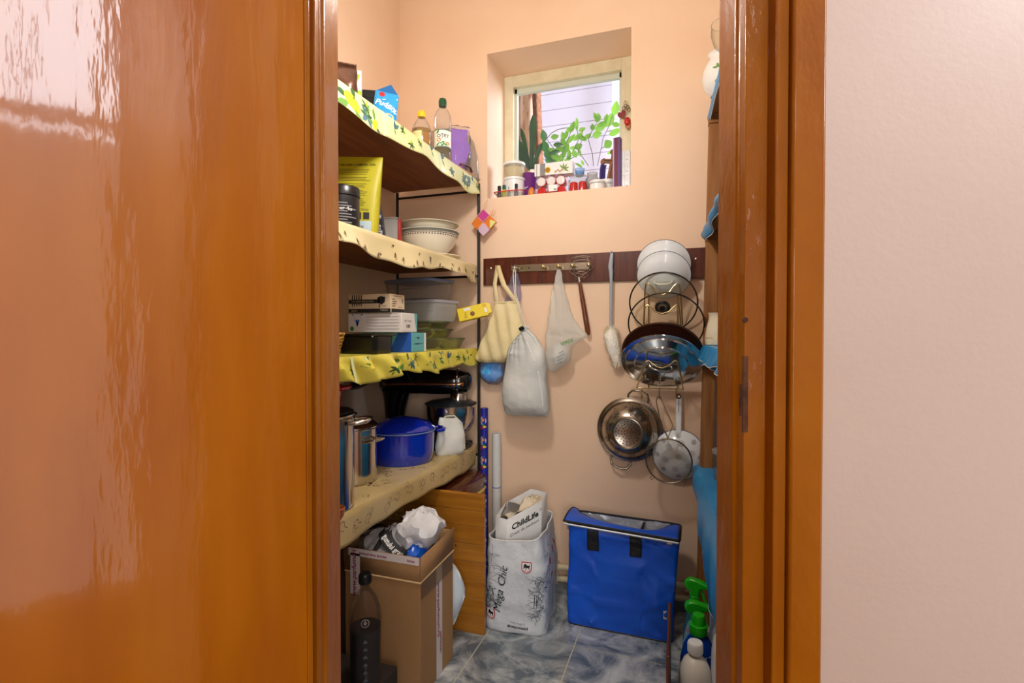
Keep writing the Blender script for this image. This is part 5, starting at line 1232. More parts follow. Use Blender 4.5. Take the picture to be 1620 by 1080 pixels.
for r in (.109, .147): obj('pressed_ring', M().tube([(r * math.cos(a), r * math.sin(a), .0185 if r < .12 else .0085) for a in [i * 2 * PI / 64 for i in range(64)]], .0016, 6, True), STEEL, t6)
knob_bridge(t6, .048, .027, STEEL, .0062, R_(-18))

# colander
cc = P(996, 679, 2.408)
t = thing('colander', 'round steel colander with two loop handles hanging from the left hook', 'colander', tuple(cc), 0, None, rot=(PI / 2, R_(0), 0))
ta = R_(-15)
cpf = [(.146, -.002), (.147, .001), (.138, .004), (.131, .007), (.126, .018), (.117, .045), (.102, .07), (.084, .087), (.072, .092), (.070, .104), (.066, .105), (.064, .094), (.058, .091), (0, .0915)]
ccol = M().lathe(cpf, 64)
COLM = mat('worn_steel', (176, 166, 152), .24, 1, 5, None, (150, 138, 124))
obj('bowl', ccol, COLM, t)
obj('rolled_rim', M().tube([(.1455 * math.cos(a), .1455 * math.sin(a), .001) for a in [i * 2 * PI / 64 for i in range(64)]], .0036, 8, True), COLM, t)
hl = M(); bv = ccol.bvh()
def hole(x, y, r=.0021):
    h = bv.ray_cast(Vector((x, y, 1)), Vector((0, 0, -1)))
    if not h[0]: return
    nn = h[1]; u = nn.orthogonal().normalized(); w = nn.cross(u); c = h[0] + nn * .0006
    hl.add([c + (u * math.cos(k * PI / 4) + w * math.sin(k * PI / 4)) * r for k in range(8)], [tuple(range(8))])
for ring, cnt in ((.0, 1), (.013, 6), (.026, 12), (.039, 18), (.051, 20)):
    for i in range(cnt): hole(ring * math.cos(2 * PI * i / cnt + ring * 30), ring * math.sin(2 * PI * i / cnt + ring * 30), .0026)
for k in range(9):
    for j in range(6):
        r = .082 + .007 * j
        for s in range(-2, 3):
            a = 2 * PI * k / 9 + s * .085 + .03 * (j % 2)
            if abs(s) <= 2 - abs(j - 2.5) * .5: hole(r * math.cos(a), r * math.sin(a), .0028)
obj('holes', hl, INK, t, stuff=True)
for s in (0, PI):
    g = M().tube([(.142, -.046, .002), (.158, -.046, .004), (.178, -.034, .010), (.186, 0, .014), (.178, .034, .010), (.158, .046, .004), (.142, .046, .002)], .0052, 10)
    obj('handle', g.rot(PI / 2 + ta + s, 'Z'), COLM, t)
# enamel strainer
cc = P(1073.5, 719, 2.404)
t = thing('enamel_strainer', 'white enamel strainer with flower shaped holes and long handle hanging from the right hook', 'strainer', tuple(cc), 0, None, rot=(PI / 2, 0, 0))
es = M().lathe([(.111, 0), (.112, .002), (.106, .006), (.095, .016), (.075, .030), (.05, .040), (.02, .045), (0, .0455)], 56)
obj('bowl', es, ENAM, t)
obj('rim', M().tube([(.1115 * math.cos(a), .1115 * math.sin(a), .001) for a in [i * 2 * PI / 56 for i in range(56)]], .0022, 6, True), mat('blue_grey_edge', (96, 110, 130), .3), t)
obj('handle', M().add([(-.012, .095, .004), (.012, .095, .004), (.013, .20, -.002), (.012, .27, -.002), (-.012, .27, -.002), (-.013, .20, -.002), (-.012, .095, .012), (.012, .095, .012), (.013, .20, .007), (.012, .27, .007), (-.012, .27, .007), (-.013, .20, .007)], [(0, 5, 4, 3, 2, 1), (6, 7, 8, 9, 10, 11)] + [(i, (i + 1) % 6, (i + 1) % 6 + 6, i + 6) for i in range(6)]), ENAM, t, bev=.003)
obj('hanging_eye', M().tube([(.0085 * math.cos(a), .262 + .0085 * math.sin(a), .0085) for a in [i * 2 * PI / 20 for i in range(20)]], .003, 8, True), mat('rusty_eyelet', (92, 56, 34), .6, .4), t)
obj('worn_mark', M().box(-.0012, .0012, .15, .245, .0074, .0082), RIMD, t)
hl = M(); bv = es.bvh()
for cx_, cy_ in [(0, 0)] + [(.058 * math.cos(a), .058 * math.sin(a)) for a in [2 * PI * i / 6 + .3 for i in range(6)]] + [(.090 * math.cos(a), .090 * math.sin(a)) for a in [2 * PI * i / 8 for i in range(8)]]:
    sc_n = 1 if math.hypot(cx_, cy_) < .08 else .75
    hole(cx_, cy_, .0019)
    for cnt, rr_ in ((6, .006), (11, .0118)):
        for i in range(cnt): hole(cx_ + rr_ * sc_n * math.cos(2 * PI * i / cnt), cy_ + rr_ * sc_n * math.sin(2 * PI * i / cnt), .0018)
obj('holes', hl, INK, t, stuff=True)
# wire sieve
cc = P(1058, 729, 2.285)
t = thing('wire_sieve', 'round wire mesh sieve hanging from the middle hook in front of the enamel strainer', 'sieve', tuple(cc), 0, None, rot=(PI / 2, 0, 0))
SR = mat('sieve_wire', (140, 128, 108), .3, 1)
obj('ring', M().tube([(.094 * math.cos(a), .094 * math.sin(a), 0) for a in [i * 2 * PI / 56 for i in range(56)]], .0034, 8, True), SR, t)
me_ = M().lathe([(.092, -.004), (.089, -.024), (.078, -.046), (.055, -.062), (.028, -.069), (0, -.070)], 48)
mm = thin('sieve_mesh', (236, 234, 230), .14, .3, (130, 124, 112), gloss=.12)
obj('mesh', me_, mm, t)
q0 = P(1042.5, 627, 2.36); q = (q0.x - cc.x, q0.z - cc.z, -(q0.y - cc.y))
obj('handle', M().tube([(-.006, .094, 0), (-.007, .108, -.004), (-.030, .14, -.02), (q[0] - .012, q[1] - .02, q[2] - .004), (q[0] - .006, q[1] - .002, q[2] + .002), (q[0] + .004, q[1] + .002, q[2] + .002), (q[0] + .012, q[1] - .018, q[2] - .002), (.016, .15, -.02), (.0, .110, -.004), (-.002, .094, 0)], .0022, 8), SR, t)
for a in (R_(228), R_(-52)):
    c_, s_ = math.cos(a), math.sin(a)
    obj('ear', M().tube([(.094 * c_ - .006 * s_, .094 * s_ + .006 * c_, 0), (.110 * c_ - .005 * s_, .110 * s_ + .005 * c_, .004), (.110 * c_ + .005 * s_, .110 * s_ - .005 * c_, .004), (.094 * c_ + .006 * s_, .094 * s_ - .006 * c_, 0)], .002, 6), SR, t)

# ================================================================ window niche
SZ = NZ0 + .0008
def wpos(px, Y=2.49): return at(px, 290, Y=Y).x
# tray with four dropper bottles
x = wpos(806, 2.475)
t = thing('small_tray', 'small clear tray with red rim at the left end of the window sill', 'tray', (x, 2.478, SZ))
obj('tray', M().sack([(0, -.055, .055, 0, .034), (.004, -.06, .06, 0, .038), (.033, -.080, .080, 0, .056)], 36, 4, 2, open_top=True), PLAST, t, solid=.0015)
obj('red_rim', M().tube([sup(2 * PI * i / 48, .081, .0285, 4) + (.034,) for i in range(48)], .0026, 6, True), RED, t)
for i, (px, cm_, bm, h) in enumerate(((790, 'black_cap', (60, 44, 30), .034), (797.6, 'teal_cap', (196, 190, 40), .036), (806.4, 'black_cap', (150, 150, 140), .036), (816.6, 'black_cap', (90, 80, 66), .036))):
    lb = ('tiny brown dropper bottle at the left in the red rimmed tray', 'tiny dropper bottle with yellow label and teal cap in the red rimmed tray', 'tiny clear dropper bottle third in the red rimmed tray', 'tiny dropper bottle rightmost in the red rimmed tray')[i]
    b_ = thing('dropper_bottle', lb, 'bottle', (wpos(px, 2.475), 2.475, SZ + .0045), 0, 'dropper bottles in the sill tray')
    obj('bottle_body', M().lathe([(0, 0), (.0105, 0), (.0115, .002), (.0115, h), (.007, h + .007), (.006, h + .012)], 22), mat('dropper_glass_%d%d%d' % bm, bm, .2), b_)
    obj('cap', M().lathe([(.0068, h + .008), (.0095, h + .009), (.0095, h + .028), (.0075, h + .031), (0, h + .031)], 20), mat('teal_cap', (0, 84, 80), .4) if cm_[0] == 't' else BLACKP, b_)
# stacked tubs
CRM = mat('cream_content', (232, 218, 178), .4)
for k in range(2):
    t = thing('lidded_tub', ('milky tub with white lid at the bottom of the pair on the window sill', 'milky tub with white lid and cream content stacked on the other tub')[k], 'tub', (wpos(812, 2.50), 2.515, SZ + .112 * k))
    obj('tub', M().lathe([(0, 0), (.046, 0), (.048, .003), (.053, .064 + .034 * (1 - k))], 36), (thin('tub_film', (244, 240, 230), .6, .2, (232, 226, 206)), WHITEPL)[1 - k], t)
    if k: obj('content', M().lathe([(0, .002), (.044, .002), (.050, .050), (0, .052)], 32), CRM, t)
    obj('lid', M().lathe([(.053, .062), (.057, .063), (.0575, .074), (.053, .0765), (.045, .075), (0, .075)], 36).mv(0, 0, .034 * (1 - k)), WHITEPL, t)
# purple pot
x = wpos(837, 2.565)
t = thing('flower_pot', 'glossy purple flower pot between the milky tubs and the red candles', 'flower pot', (x, 2.565, SZ))
PG = mat('purple_glaze', (112, 50, 126), .25)
obj('pot', M().lathe([(0, 0), (.034, 0), (.037, .004), (.050, .135), (.0515, .137), (.048, .139), (.044, .13), (0, .128)], 36), PG, t)
obj('saucer', M().lathe([(0, .0), (.05, 0), (.056, .010), (.053, .011), (.046, .004), (.036, .004)], 32), PG, t)
cy = M().lathe([(.037, .004), (.052, .105)], 36)
press('printed_motif', t, join(ring2(-.01, .06, .006, .002, 14), poly2([(-.004, .063), (.008, .066), (.008, .064), (-.004, .060)])), WHITEI, body=cy, e=.001)
t = thing('orange_egg', 'orange waxy egg shaped candle between purple pot and red candles', 'candle', (wpos(840.5, 2.49), 2.495, SZ))
obj('egg', M().lathe([(0, 0), (.011, .002), (.017, .012), (.0185, .022), (.016, .036), (.010, .048), (.004, .053), (0, .054)], 26), mat('orange_wax', (206, 128, 50), .4), t)
obj('wick', M().tube([(0, 0, .052), (.001, 0, .060), (.003, 0, .064)], .0009, 6), INK, t)
# pack of red grave candles lying with white lids to the viewer
REDW = mat('red_candle_plastic', (204, 24, 16), .15, 0, None, None, None, .3)
for r_ in range(2):
    for k in range(3):
        px = (857.5, 873, 888)[k]
        if r_ == 0: lb = ('red candle with its red base to the room, left below the white lids', 'red candle with its red base to the room, centre below the white lids', 'red candle with its red base to the room, right below the white lids')[k]
        else: lb = ('red candle with white lid facing the room, left of the three', 'red candle with white lid facing the room, middle of the three', 'red candle with white lid facing the room, right of the three')[k]
        c_ = thing('red_candle', lb, 'candle', (wpos(px, 2.50), 2.51, SZ + .0242 + .0482 * r_), 0, 'red candles in a pack', rot=(PI / 2, 0, 0))
        prf = [(0, -.045), (.020, -.045), (.0225, -.04), (.0235, .01), (.0225, .018), (0, .018)]
        obj('jar', M().lathe(prf, 28), REDW, c_)
        if r_: obj('lid', M().lathe([(.0205, .018), (.0215, .019), (.0215, .024), (.019, .026), (0, .026)], 28), WHITEPL, c_); obj('lid_ring', M().tube([(.0222 * math.cos(a), .0222 * math.sin(a), .019) for a in [i * 2 * PI / 28 for i in range(28)]], .0016, 6, True), REDW, c_)
        else: obj('base_ring', M().tube([(.017 * math.cos(a), .017 * math.sin(a), .018) for a in [i * 2 * PI / 28 for i in range(28)]], .002, 6, True), REDW, c_)
x0, x1 = wpos(846, 2.475), wpos(898, 2.475)
t = thing('shrink_wrap', 'clear wrap with white price label around the pack of red candles', 'wrap', ((x0 + x1) / 2, 2.512, SZ))
W3 = (x1 - x0) / 2
wb = M().sack([(0, -W3, W3, 0, .090), (.01, -W3 - .004, W3 + .004, 0, .092), (.05, -W3 + .002, W3 - .004, 0, .090), (.085, -W3 + .004, W3 - .006, 0, .092), (.100, -W3 + .012, W3 - .012, 0, .085)], 44, 6).rough(.003, 40, 3)
obj('film', wb, thin('shrink_film', (252, 248, 248), .03, .08, gloss=.6), t, ang=20)
press('price_label', t, rect2(-.010, .034, .016, .048, 4, 3), WHITEI, body=wb, e=.0012)
press('printed_barcode', t, join(*[rect2(.016 + .0022 * i, .0172 + .0022 * i, .019, .028) for i in range(7)]), INK, body=wb, e=.002)
# white box with flower print lying on the candles
xa, xb = at(846, 265, Y=2.49).x, at(906, 265, Y=2.49).x
t = thing('flower_box', 'flat white carton with yellow flower and green leaf print on the candles', 'carton', ((xa + xb) / 2, 2.515, SZ + .1025))
Wd = (xb - xa) / 2
obj('body', M().box(-Wd, Wd, -.028, .028, 0, .062), WHITEPL, t, bev=.0012)
obj('end_flap', M().box(-Wd - .0012, -Wd, -.025, .025, .003, .059), mat('grey_flap', (206, 206, 206), .6), t)
press('grey_panel', t, rect2(-Wd + .028, -Wd + .055, 0.001, .061), GREYI, y=-.028)
press('printed_stripes', t, join(rect2(-Wd + .008, -Wd + .011, .001, .061), rect2(-Wd + .016, -Wd + .0175, .001, .061)), GREYI, y=-.028)
press('printed_flower', t, join(*[disc2(-Wd + .068 + .009 * math.cos(a), .026 + .009 * math.sin(a), .0075, 10) for a in [i * PI / 3 for i in range(6)]]), YELI, y=-.028)
press('printed_flower_centre', t, disc2(-Wd + .068, .026, .005), ORAI, y=-.0286)
press('printed_leaf', t, join(*[poly2(lf(.030, .005, a, Wd - .045, .024)) for a in (.2, .9, 1.6, 2.3, -.5)]), mat('print_herb_green', (120, 150, 70), .5), y=-.028)
press('printed_seeds', t, join(*[disc2(Wd - .085 + .011 * i, .014 + .006 * (i % 2), .006, 8) for i in range(4)]), mat('print_seed_brown', (186, 150, 96), .5), y=-.028)
# jar with red wax, clear pot, white jars
xj = wpos(914, 2.495)
t = thing('wax_jar', 'glass jar holding two red candles with clear lid', 'jar', (xj, 2.505, SZ))
obj('jar', M().sack([(0, -.042, .042, 0, .055), (.004, -.046, .046, 0, .06), (.062, -.046, .046, 0, .06), (.07, -.042, .042, 0, .055)], 40, 3.5, 3, open_top=True), GLASS, t)
obj('lid', M().sack([(.070, -.044, .044, 0, .058), (.086, -.044, .044, 0, .058), (.088, -.04, .04, 0, .052)], 36, 3.5, 2), PLAST, t)
for s in (-1, 1):
    obj('red_wax', M().lathe([(0, .004), (.020, .004), (.021, .03), (.020, .056), (.014, .060), (0, .060)], 24, (s * .022, 0, 0)), REDW, t)
t = thing('blue_glass', 'small pale blue glass votive standing on the lid of the red candle jar', 'votive', (wpos(917, 2.51), 2.512, SZ + .0885))
obj('glass', M().lathe([(0, 0), (.018, 0), (.021, .004), (.024, .034), (.026, .036)], 26), thin('pale_blue_glass', (186, 214, 240), .35, .05, (150, 190, 226)), t)
obj('wax', M().lathe([(0, .002), (.019, .003), (.021, .016), (0, .017)], 22), mat('pale_wax', (206, 220, 232), .5), t)
xj = wpos(935, 2.54)
t = thing('glass_jar', 'clear glass jar with narrow neck standing behind the low white jar', 'jar', (xj, 2.575, SZ))
obj('jar', M().lathe([(0, 0), (.036, 0), (.039, .004), (.039, .07), (.034, .086), (.026, .098), (.024, .106), (.026, .110), (.026, .118), (.022, .118)], 34), thin('grey_glass', (226, 226, 222), .30, .06, (206, 206, 200)), t)
obj('content', M().lathe([(0, .004), (.035, .005), (.035, .06), (0, .062)], 28), mat('off_white_powder', (216, 212, 202), .7), t)
for px, Y, r, h, lb in ((945, 2.475, .037, .046, 'low white cosmetic jar in front of the clear glass jar'), (959.5, 2.545, .036, .066, 'taller white cosmetic jar below the wooden cross')):
    t = thing('cosmetic_jar', lb, 'jar', (wpos(px, Y), Y, SZ))
    obj('jar', M().lathe([(0, 0), (r - .003, 0), (r, .003), (r, h * .62), (r - .003, h * .66)], 34), WHITEPL, t)
    obj('lid', M().lathe([(r - .002, h * .66), (r + .0015, h * .67), (r + .0015, h - .003), (r - .002, h), (0, h)], 34), WHITEPL, t)
    obj('lid_groove', M().tube([((r + .0012) * math.cos(a), (r + .0012) * math.sin(a), h * .72) for a in [i * 2 * PI / 30 for i in range(30)]], .0012, 5, True), GREYI, t)
# wooden cross
cxp = at(955, 262, Y=2.60)
t = thing('wooden_cross', 'dark carved wooden cross with a purple cloth leaning on the window', 'cross', (cxp.x, 2.655, SZ), rot=(R_(-9), R_(10), 0))
CW = wood('carved_wood', (150, 92, 36), (104, 56, 18), 2, 9, .35, .4)
g = M(); s_ = .075
def trefoil(cx_, cz_, r): return [(cx_, cz_, r), (cx_ - r * .8, cz_, r * .8), (cx_ + r * .8, cz_, r * .8)]
out = [(-.013, 0), (.013, 0), (.015, .09), (.040, .092), (.046, .080), (.058, .082), (.066, .094), (.062, .108), (.050, .116), (.040, .112), (.015, .114), (.016, .140), (.026, .146), (.026, .160), (.012, .172), (-.012, .172), (-.026, .160), (-.026, .146), (-.016, .140), (-.015, .114), (-.040, .112), (-.050, .116), (-.062, .108), (-.066, .094), (-.058, .082), (-.046, .080), (-.040, .092), (-.015, .09)]
g.prism([(x, z + (.105 if z > 0 else 0)) for x, z in out], 0, .016).rot(PI / 2, 'X').mv(0, .008, 0); obj('cross', g, CW, t, bev=.003)
obj('carved_line', M().box(-.002, .002, -.0095, -.008, .02, .255).box(-.045, .045, -.0095, -.008, .205, .209), mat('carved_dark', (70, 34, 10), .6), t, stuff=True)
obj('stand', M().box(-.026, .026, -.02, .02, 0, .012), CW, t, bev=.002)
obj('purple_cloth', M().grid(lambda u, v: (-.052 + .030 * u + .006 * math.sin(v * 5), -.012 - .006 * math.sin(u * 7), .012 + .17 * v), 10, 10), mat('dark_purple_cloth', (62, 50, 120), .7), t, solid=.002)
# purple long box and white cartons
xa = wpos(976, 2.47)
ha = at(976, 217, Y=2.47).z - SZ
t = thing('long_box', 'tall narrow purple and maroon box standing at the right of the sill', 'box', (xa, 2.485, SZ), R_(-10))
obj('body', M().box(-.017, .017, -.016, .016, 0, ha), mat('purple_card', (96, 62, 140), .4), t, bev=.001)
obj('front_panel', M().box(-.009, .008, -.0168, -.016, .002, ha - .002), mat('maroon_card', (104, 34, 52), .35), t)
obj('pale_edge', M().box(-.0172, -.0115, -.0166, -.016, .002, ha - .002), mat('lilac_card', (186, 160, 200), .4), t)
WC2 = mat('white_glossy_carton', (226, 228, 230), .3)
xa = wpos(989.5, 2.52)
for k in range(3):
    t = thing('white_carton', ('white carton at the bottom of the stack at the right of the sill', 'white carton in the middle of the stack at the right of the sill', 'white carton with rounded top, uppermost at the right of the sill')[k], 'carton', (xa, 2.525, SZ + (.0, .072, .128)[k]), 0, 'white cartons at the right of the sill')
    h = (.0715, .0555, .058)[k]
    obj('body', M().sack([(0, -.027, .027, 0, .05), (h * .9, -.027, .027, 0, .05), (h, -.027 + .006 * (k == 2), .027 - .012 * (k == 2), 0, .048)], 28, 12, 2), WC2, t, ang=30)
    press('printed_text', t, join(rect2(-.022, -.012, h * .25, h * .30), rect2(.004, .014, h * .25, h * .30), rect2(-.0004, .0004, .004, h - .004), rect2(.010, .013, h * .62, h * .67)), GREYI, y=-.0252)
# key ring with red fobs on the frame
kp = at(989.5, 163, Y=ND - .024)
t = thing('key_ring', 'key ring with glossy red heart and egg fobs hung on the window frame', 'key ring', tuple(kp))
ref = tuple(kp); W5 = lambda px, py, dy=0: L(at(px, py, Y=ND - .03), dy)
obj('nail', M().tube([(0, .004, .004), (0, -.012, .008)], .0018, 6), BRASS, t)
obj('ring', M().tube([(.011 * math.cos(a), -.008, -.008 + .015 * math.sin(a)) for a in [i * 2 * PI / 24 for i in range(24)]], .0013, 6, True), STEEL, t)
g = M()
for px, py in ((990, 168), (993, 170), (995, 174), (987, 172)):
    c_ = W5(px, py); g.tube([(c_[0] + .007 * math.cos(a), -.010, c_[2] + .010 * math.sin(a)) for a in [i * 2 * PI / 14 for i in range(14)]], .0016, 6, True)
obj('chain', g, mat('dark_brass', (96, 80, 52), .3, 1), t, stuff=True)
RG = mat('glossy_red', (190, 14, 18), .1, coat=.6)
c_ = W5(984.5, 183, -.012)
hp = [(.0175 * (math.sin(a) ** 3) * 1.2, .0013 * 1.2 * (13 * math.cos(a) - 5 * math.cos(2 * a) - 2 * math.cos(3 * a) - math.cos(4 * a))) for a in [2 * PI * i / 32 for i in range(32)]]
obj('heart_fob', M().prism(hp[::-1], -.004, .004).rot(PI / 2, 'X').rot(R_(-24), 'Y').mv(*c_), mat('grey_red_heart', (128, 40, 40), .25), t, bev=.002)
c_ = W5(993, 194, -.018)
obj('egg_fob', M().ball((0, 0, 0), .0165, .012, .021, 24, 16).mv(*c_), RG, t)
c_ = W5(994, 199, -.010)
obj('wooden_fob', M().ball((0, 0, 0), .0150, .006, .021, 22, 14).mv(*c_), mat('tan_fob', (176, 120, 84), .5), t)
g = M().tube([(0, -.008, -.022), W5(987, 176, -.012)], .0012, 6).tube([(0, -.008, -.022), W5(992, 182, -.014)], .0012, 6)
obj('link', g, STEEL, t, stuff=True)

# plants on the outer sill
PY = 2.90; PZ = 1.926
LG = mat('bright_leaf_green', (110, 170, 50), .4, 0, 12, None, (78, 140, 44)); LD = mat('deep_leaf_green', (44, 96, 48), .35, 0, 10, None, (30, 76, 40)); STM = mat('plant_stem', (96, 100, 84), .6)
for mm_ in (LG, LD):
    bs_ = mm_.node_tree.nodes['Principled BSDF']
    tr_ = mm_.node_tree.nodes.new('ShaderNodeBsdfTranslucent'); tr_.inputs[0].default_value = rgb(150, 205, 60) if mm_ is LG else rgb(70, 140, 60)
    mx_ = mm_.node_tree.nodes.new('ShaderNodeMixShader'); mx_.inputs[0].default_value = .4
    o_ = mm_.node_tree.nodes['Material Output']
    mm_.node_tree.links.new(bs_.outputs[0], mx_.inputs[1]); mm_.node_tree.links.new(tr_.outputs[0], mx_.inputs[2]); mm_.node_tree.links.new(mx_.outputs[0], o_.inputs[0])
def plant(name, label, px, potm, r=.05, h=.085):
    x = at(px, 262, Y=PY).x
    t = thing(name, label, 'potted plant', (x, PY, PZ))
    obj('pot', M().lathe([(0, 0), (r * .72, 0), (r * .76, .004), (r, h), (r * 1.06, h + .002), (r * 1.06, h + .012), (r * .98, h + .012), (r * .94, h - .002), (0, h - .004)], 30), potm, t)
    obj('soil', M().lathe([(0, h - .002), (r * .93, h - .003), (r * .93, h - .006), (0, h - .008)], 24), mat('soil', (60, 44, 32), .9), t)
    return t
TERR = mat('terracotta', (176, 98, 64), .7)
def Lp(t, px, py, Y=PY): p = at(px, py, Y=Y); return Vector((p.x - t.location.x, p.y - t.location.y, p.z - t.location.z))
Z8 = lambda x, y: (800 + x / 7.714, 130 + y / 7.714)
# strap leaved plant
t = plant('orchid_plant', 'strap leaved dark green plant at the left outside the small window', 842, mat('white_pot', (214, 214, 210), .4))
for (bx, by, mx, my, tx, ty, w) in ((310, 1060, 330, 720, 335, 388, .017), (290, 1050, 250, 800, 183, 550, .011), (290, 1050, 240, 800, 118, 700, .013), (290, 1060, 230, 880, 110, 810, .013), (330, 1060, 380, 880, 442, 740, .013), (290, 1070, 220, 950, 120, 880, .008)):
    A, B, C = (Lp(t, *Z8(bx, by), PY - .01), Lp(t, *Z8(mx, my), PY - .03), Lp(t, *Z8(tx, ty), PY - .02))
    def fn(u, v, A=A, B=B, C=C, w=w):
        p = A * (1 - v) ** 2 + B * 2 * v * (1 - v) + C * v * v; tg = (B - A) * (1 - v) + (C - B) * v
        sd = Vector((tg.z, 0, -tg.x)).normalized(); ww = w * (.55 + .75 * v) * (1 - max(0, (v - .72) / .28) ** 2.2)
        return p + sd * ww * (2 * u - 1) * 1.15 + Vector((0, .006 * (1 - abs(2 * u - 1)), 0))
    obj('leaf', M().grid(fn, 4, 14), LD, t, solid=.0012)
leafme = {}
def roundleaf(t, c, l, w, ang, m, yaw=0, tilt=0):
    k_ = (m.name, round(w / l, 1))
    if k_ not in leafme:
        q = round(w / l, 1)
        def fn(u, v): 
            ww = q * math.sin(PI * min(1, v ** .85)) ** .8 * .5
            return ((2 * u - 1) * ww, .10 * abs(2 * u - 1) * ww * 2 + .12 * (v - .5) ** 2, v - .0)
        o = obj('leaf', M().grid(fn, 6, 9), m, t); leafme[k_] = o.data
    else:
        o = bpy.data.objects.new('leaf', leafme[k_]); COL.objects.link(o); o.parent = t
    o.scale = (l, l, l)
    o.rotation_euler = (tilt, ang, yaw)
    d = Matrix.LocRotScale(None, o.rotation_euler, None) @ Vector((0, 0, l * .5))
    o.location = c - d
rr = random.Random(11)
def leaves(t, lst, m):
    for x, y, lpx, wpx, a in lst:
        s_ = .0036 / 7.714
        roundleaf(t, Lp(t, *Z8(x, y), PY + rr.uniform(-.035, .03)), lpx * s_ * .98, wpx * s_ * .98, R_(a), m, rr.uniform(-.35, .35), rr.uniform(-.3, .3))
def stems(t, lst):
    for pts in lst: obj('stem', M().tube([Lp(t, *Z8(*p)) for p in pts], .0022, 6), STM, t)
t = plant('leafy_plant', 'bushy round leaved green plant in the middle outside the small window', 890, TERR)
base = (690, 1000)
leaves(t, [(462, 650, 150, 85, -8), (478, 780, 170, 110, -18), (520, 880, 190, 110, 158), (545, 950, 160, 100, 100), (640, 760, 130, 60, 95), (600, 850, 120, 55, 80)], LD)
leaves(t, [(600, 663, 105, 75, 78), (812, 540, 170, 60, 14), (765, 575, 100, 55, -35), (866, 510, 160, 50, 4), (932, 575, 95, 55, 70), (695, 650, 110, 50, -10), (735, 640, 150, 60, 25), (790, 690, 170, 70, 45), (880, 660, 170, 75, 70), (935, 680, 130, 60, 125), (730, 800, 170, 110, 30), (650, 820, 150, 70, 70), (695, 890, 150, 80, 40), (890, 780, 110, 90, 60), (840, 870, 110, 70, -20), (900, 860, 100, 45, 170), (770, 880, 130, 70, 10), (610, 910, 150, 70, 110), (700, 730, 130, 60, -25), (830, 800, 120, 50, 100), (560, 830, 120, 60, -60), (660, 950, 150, 80, 85), (750, 950, 140, 70, 50), (590, 985, 150, 80, 100)], LG)
stems(t, [[base, (700, 850), (760, 700), (812, 560)], [base, (620, 850), (520, 720), (470, 640)], [(500, 690), (560, 620), (640, 575), (740, 555)], [base, (820, 850), (890, 700), (866, 540)], [base, (880, 880), (930, 700), (935, 590)], [base, (560, 950), (510, 850)]])
t = plant('tall_leaf_plant', 'tall plant with large bright green leaves at the right outside the small window', 945, mat('dark_pot', (70, 60, 56), .5))
leaves(t, [(1338, 315, 170, 100, 12), (1120, 430, 140, 80, -4), (1092, 410, 110, 45, -20), (1165, 530, 180, 110, 55), (1270, 455, 190, 110, 28), (1115, 635, 120, 95, 80), (1350, 515, 110, 70, 95), (1335, 605, 165, 90, 72), (1250, 750, 110, 110, -40), (1000, 658, 110, 70, 50), (1062, 545, 90, 60, 0), (1280, 850, 110, 40, 75), (1225, 430, 110, 60, 10), (935, 980, 90, 40, -30), (890, 1010, 110, 30, -60)], LG)
stems(t, [[(1070, 1020), (1060, 880), (1010, 700), (1050, 600), (1110, 500)], [(1120, 1020), (1165, 810), (1190, 680), (1250, 560), (1320, 360)], [(1010, 1020), (970, 960), (915, 880), (880, 820)], [(1165, 810), (1210, 785), (1240, 760)], [(1240, 600), (1290, 590), (1330, 600)]])

# ================================================================ right shelf rack
ra = R_(3.4)
rack2 = thing('side_shelf_rack', 'narrow pine shelf rack along the right wall, mostly hidden by the door frame', 'shelf rack', (.077, 2.385, 0), ra)
PINE = wood('old_pine', (164, 112, 58), (132, 82, 36), 2, 7, .6)
PINEB = wood('old_pine_board', (164, 112, 58), (132, 82, 36), 1, 7, .6)
g = M().add([(-.044, -.05, 0), (.006, -.05, 0), (.006, -.0, 0), (-.044, -.0, 0), (-.002, -.05, 2.137), (.048, -.05, 2.137), (.048, -.0, 2.137), (-.002, -.0, 2.137)], [(0, 3, 2, 1), (4, 5, 6, 7), (0, 1, 5, 4), (1, 2, 6, 5), (2, 3, 7, 6), (3, 0, 4, 7)])
obj('post', g, PINE, rack2, bev=.002)
obj('post', M().box(.20, .245, -.05, 0, 0, 2.62), PINE, rack2, bev=.002)
for y in (-1.02,):
    obj('post', M().box(.03, .075, y - .05, y, 0, 2.62), PINE, rack2, bev=.002); obj('post', M().box(.20, .245, y - .05, y, 0, 2.62), PINE, rack2, bev=.002)
RZ = (2.20, 1.704, 1.2, .676)
for z in RZ:
    xo = -.044 + .052 * z / 2.62
    obj('board', M().box(xo + .004, .25, -1.10, -.001, z - .022, z), PINEB, rack2, bev=.002)
    obj('bearer', M().box(xo - .004, .25, -.055, -.005, z - .062, z - .0225), PINE, rack2, bev=.002)
BLC = mat('turquoise_blue_oilcloth', (30, 130, 196), .4, 0, 8, (20, .1), (46, 150, 208))
def rcover(label, z, drop, wav):
    xo = -.044 + .052 * z / 2.62
    def fn(u, v):
        y = -.004 - 1.09 * u
        if v < .4: return (.245 + (xo - .245) * v / .4, y, z + .0016)
        q = (v - .4) / .6; d = drop(-y); return (xo - .004 + wav(-y, q) , y, z + .0016 - d * q)
    o = thing('blue_oilcloth', label, 'shelf cover', (.077, 2.385, 0), ra, 'blue oilcloths on the right rack')
    obj('cloth', M().grid(fn, 90, 15), BLC, o, solid=.0014)
    obj('hem', M().tube([fn(i / 60, 1) for i in range(61)], .0016, 5), mat('white_hem', (226, 232, 236), .5), o)
rcover('blue oilcloth on the topmost board of the right rack', RZ[0], lambda y: .045 + .004 * math.sin(y * 20), lambda y, q: -.006 * math.sin(PI * q) + .004)
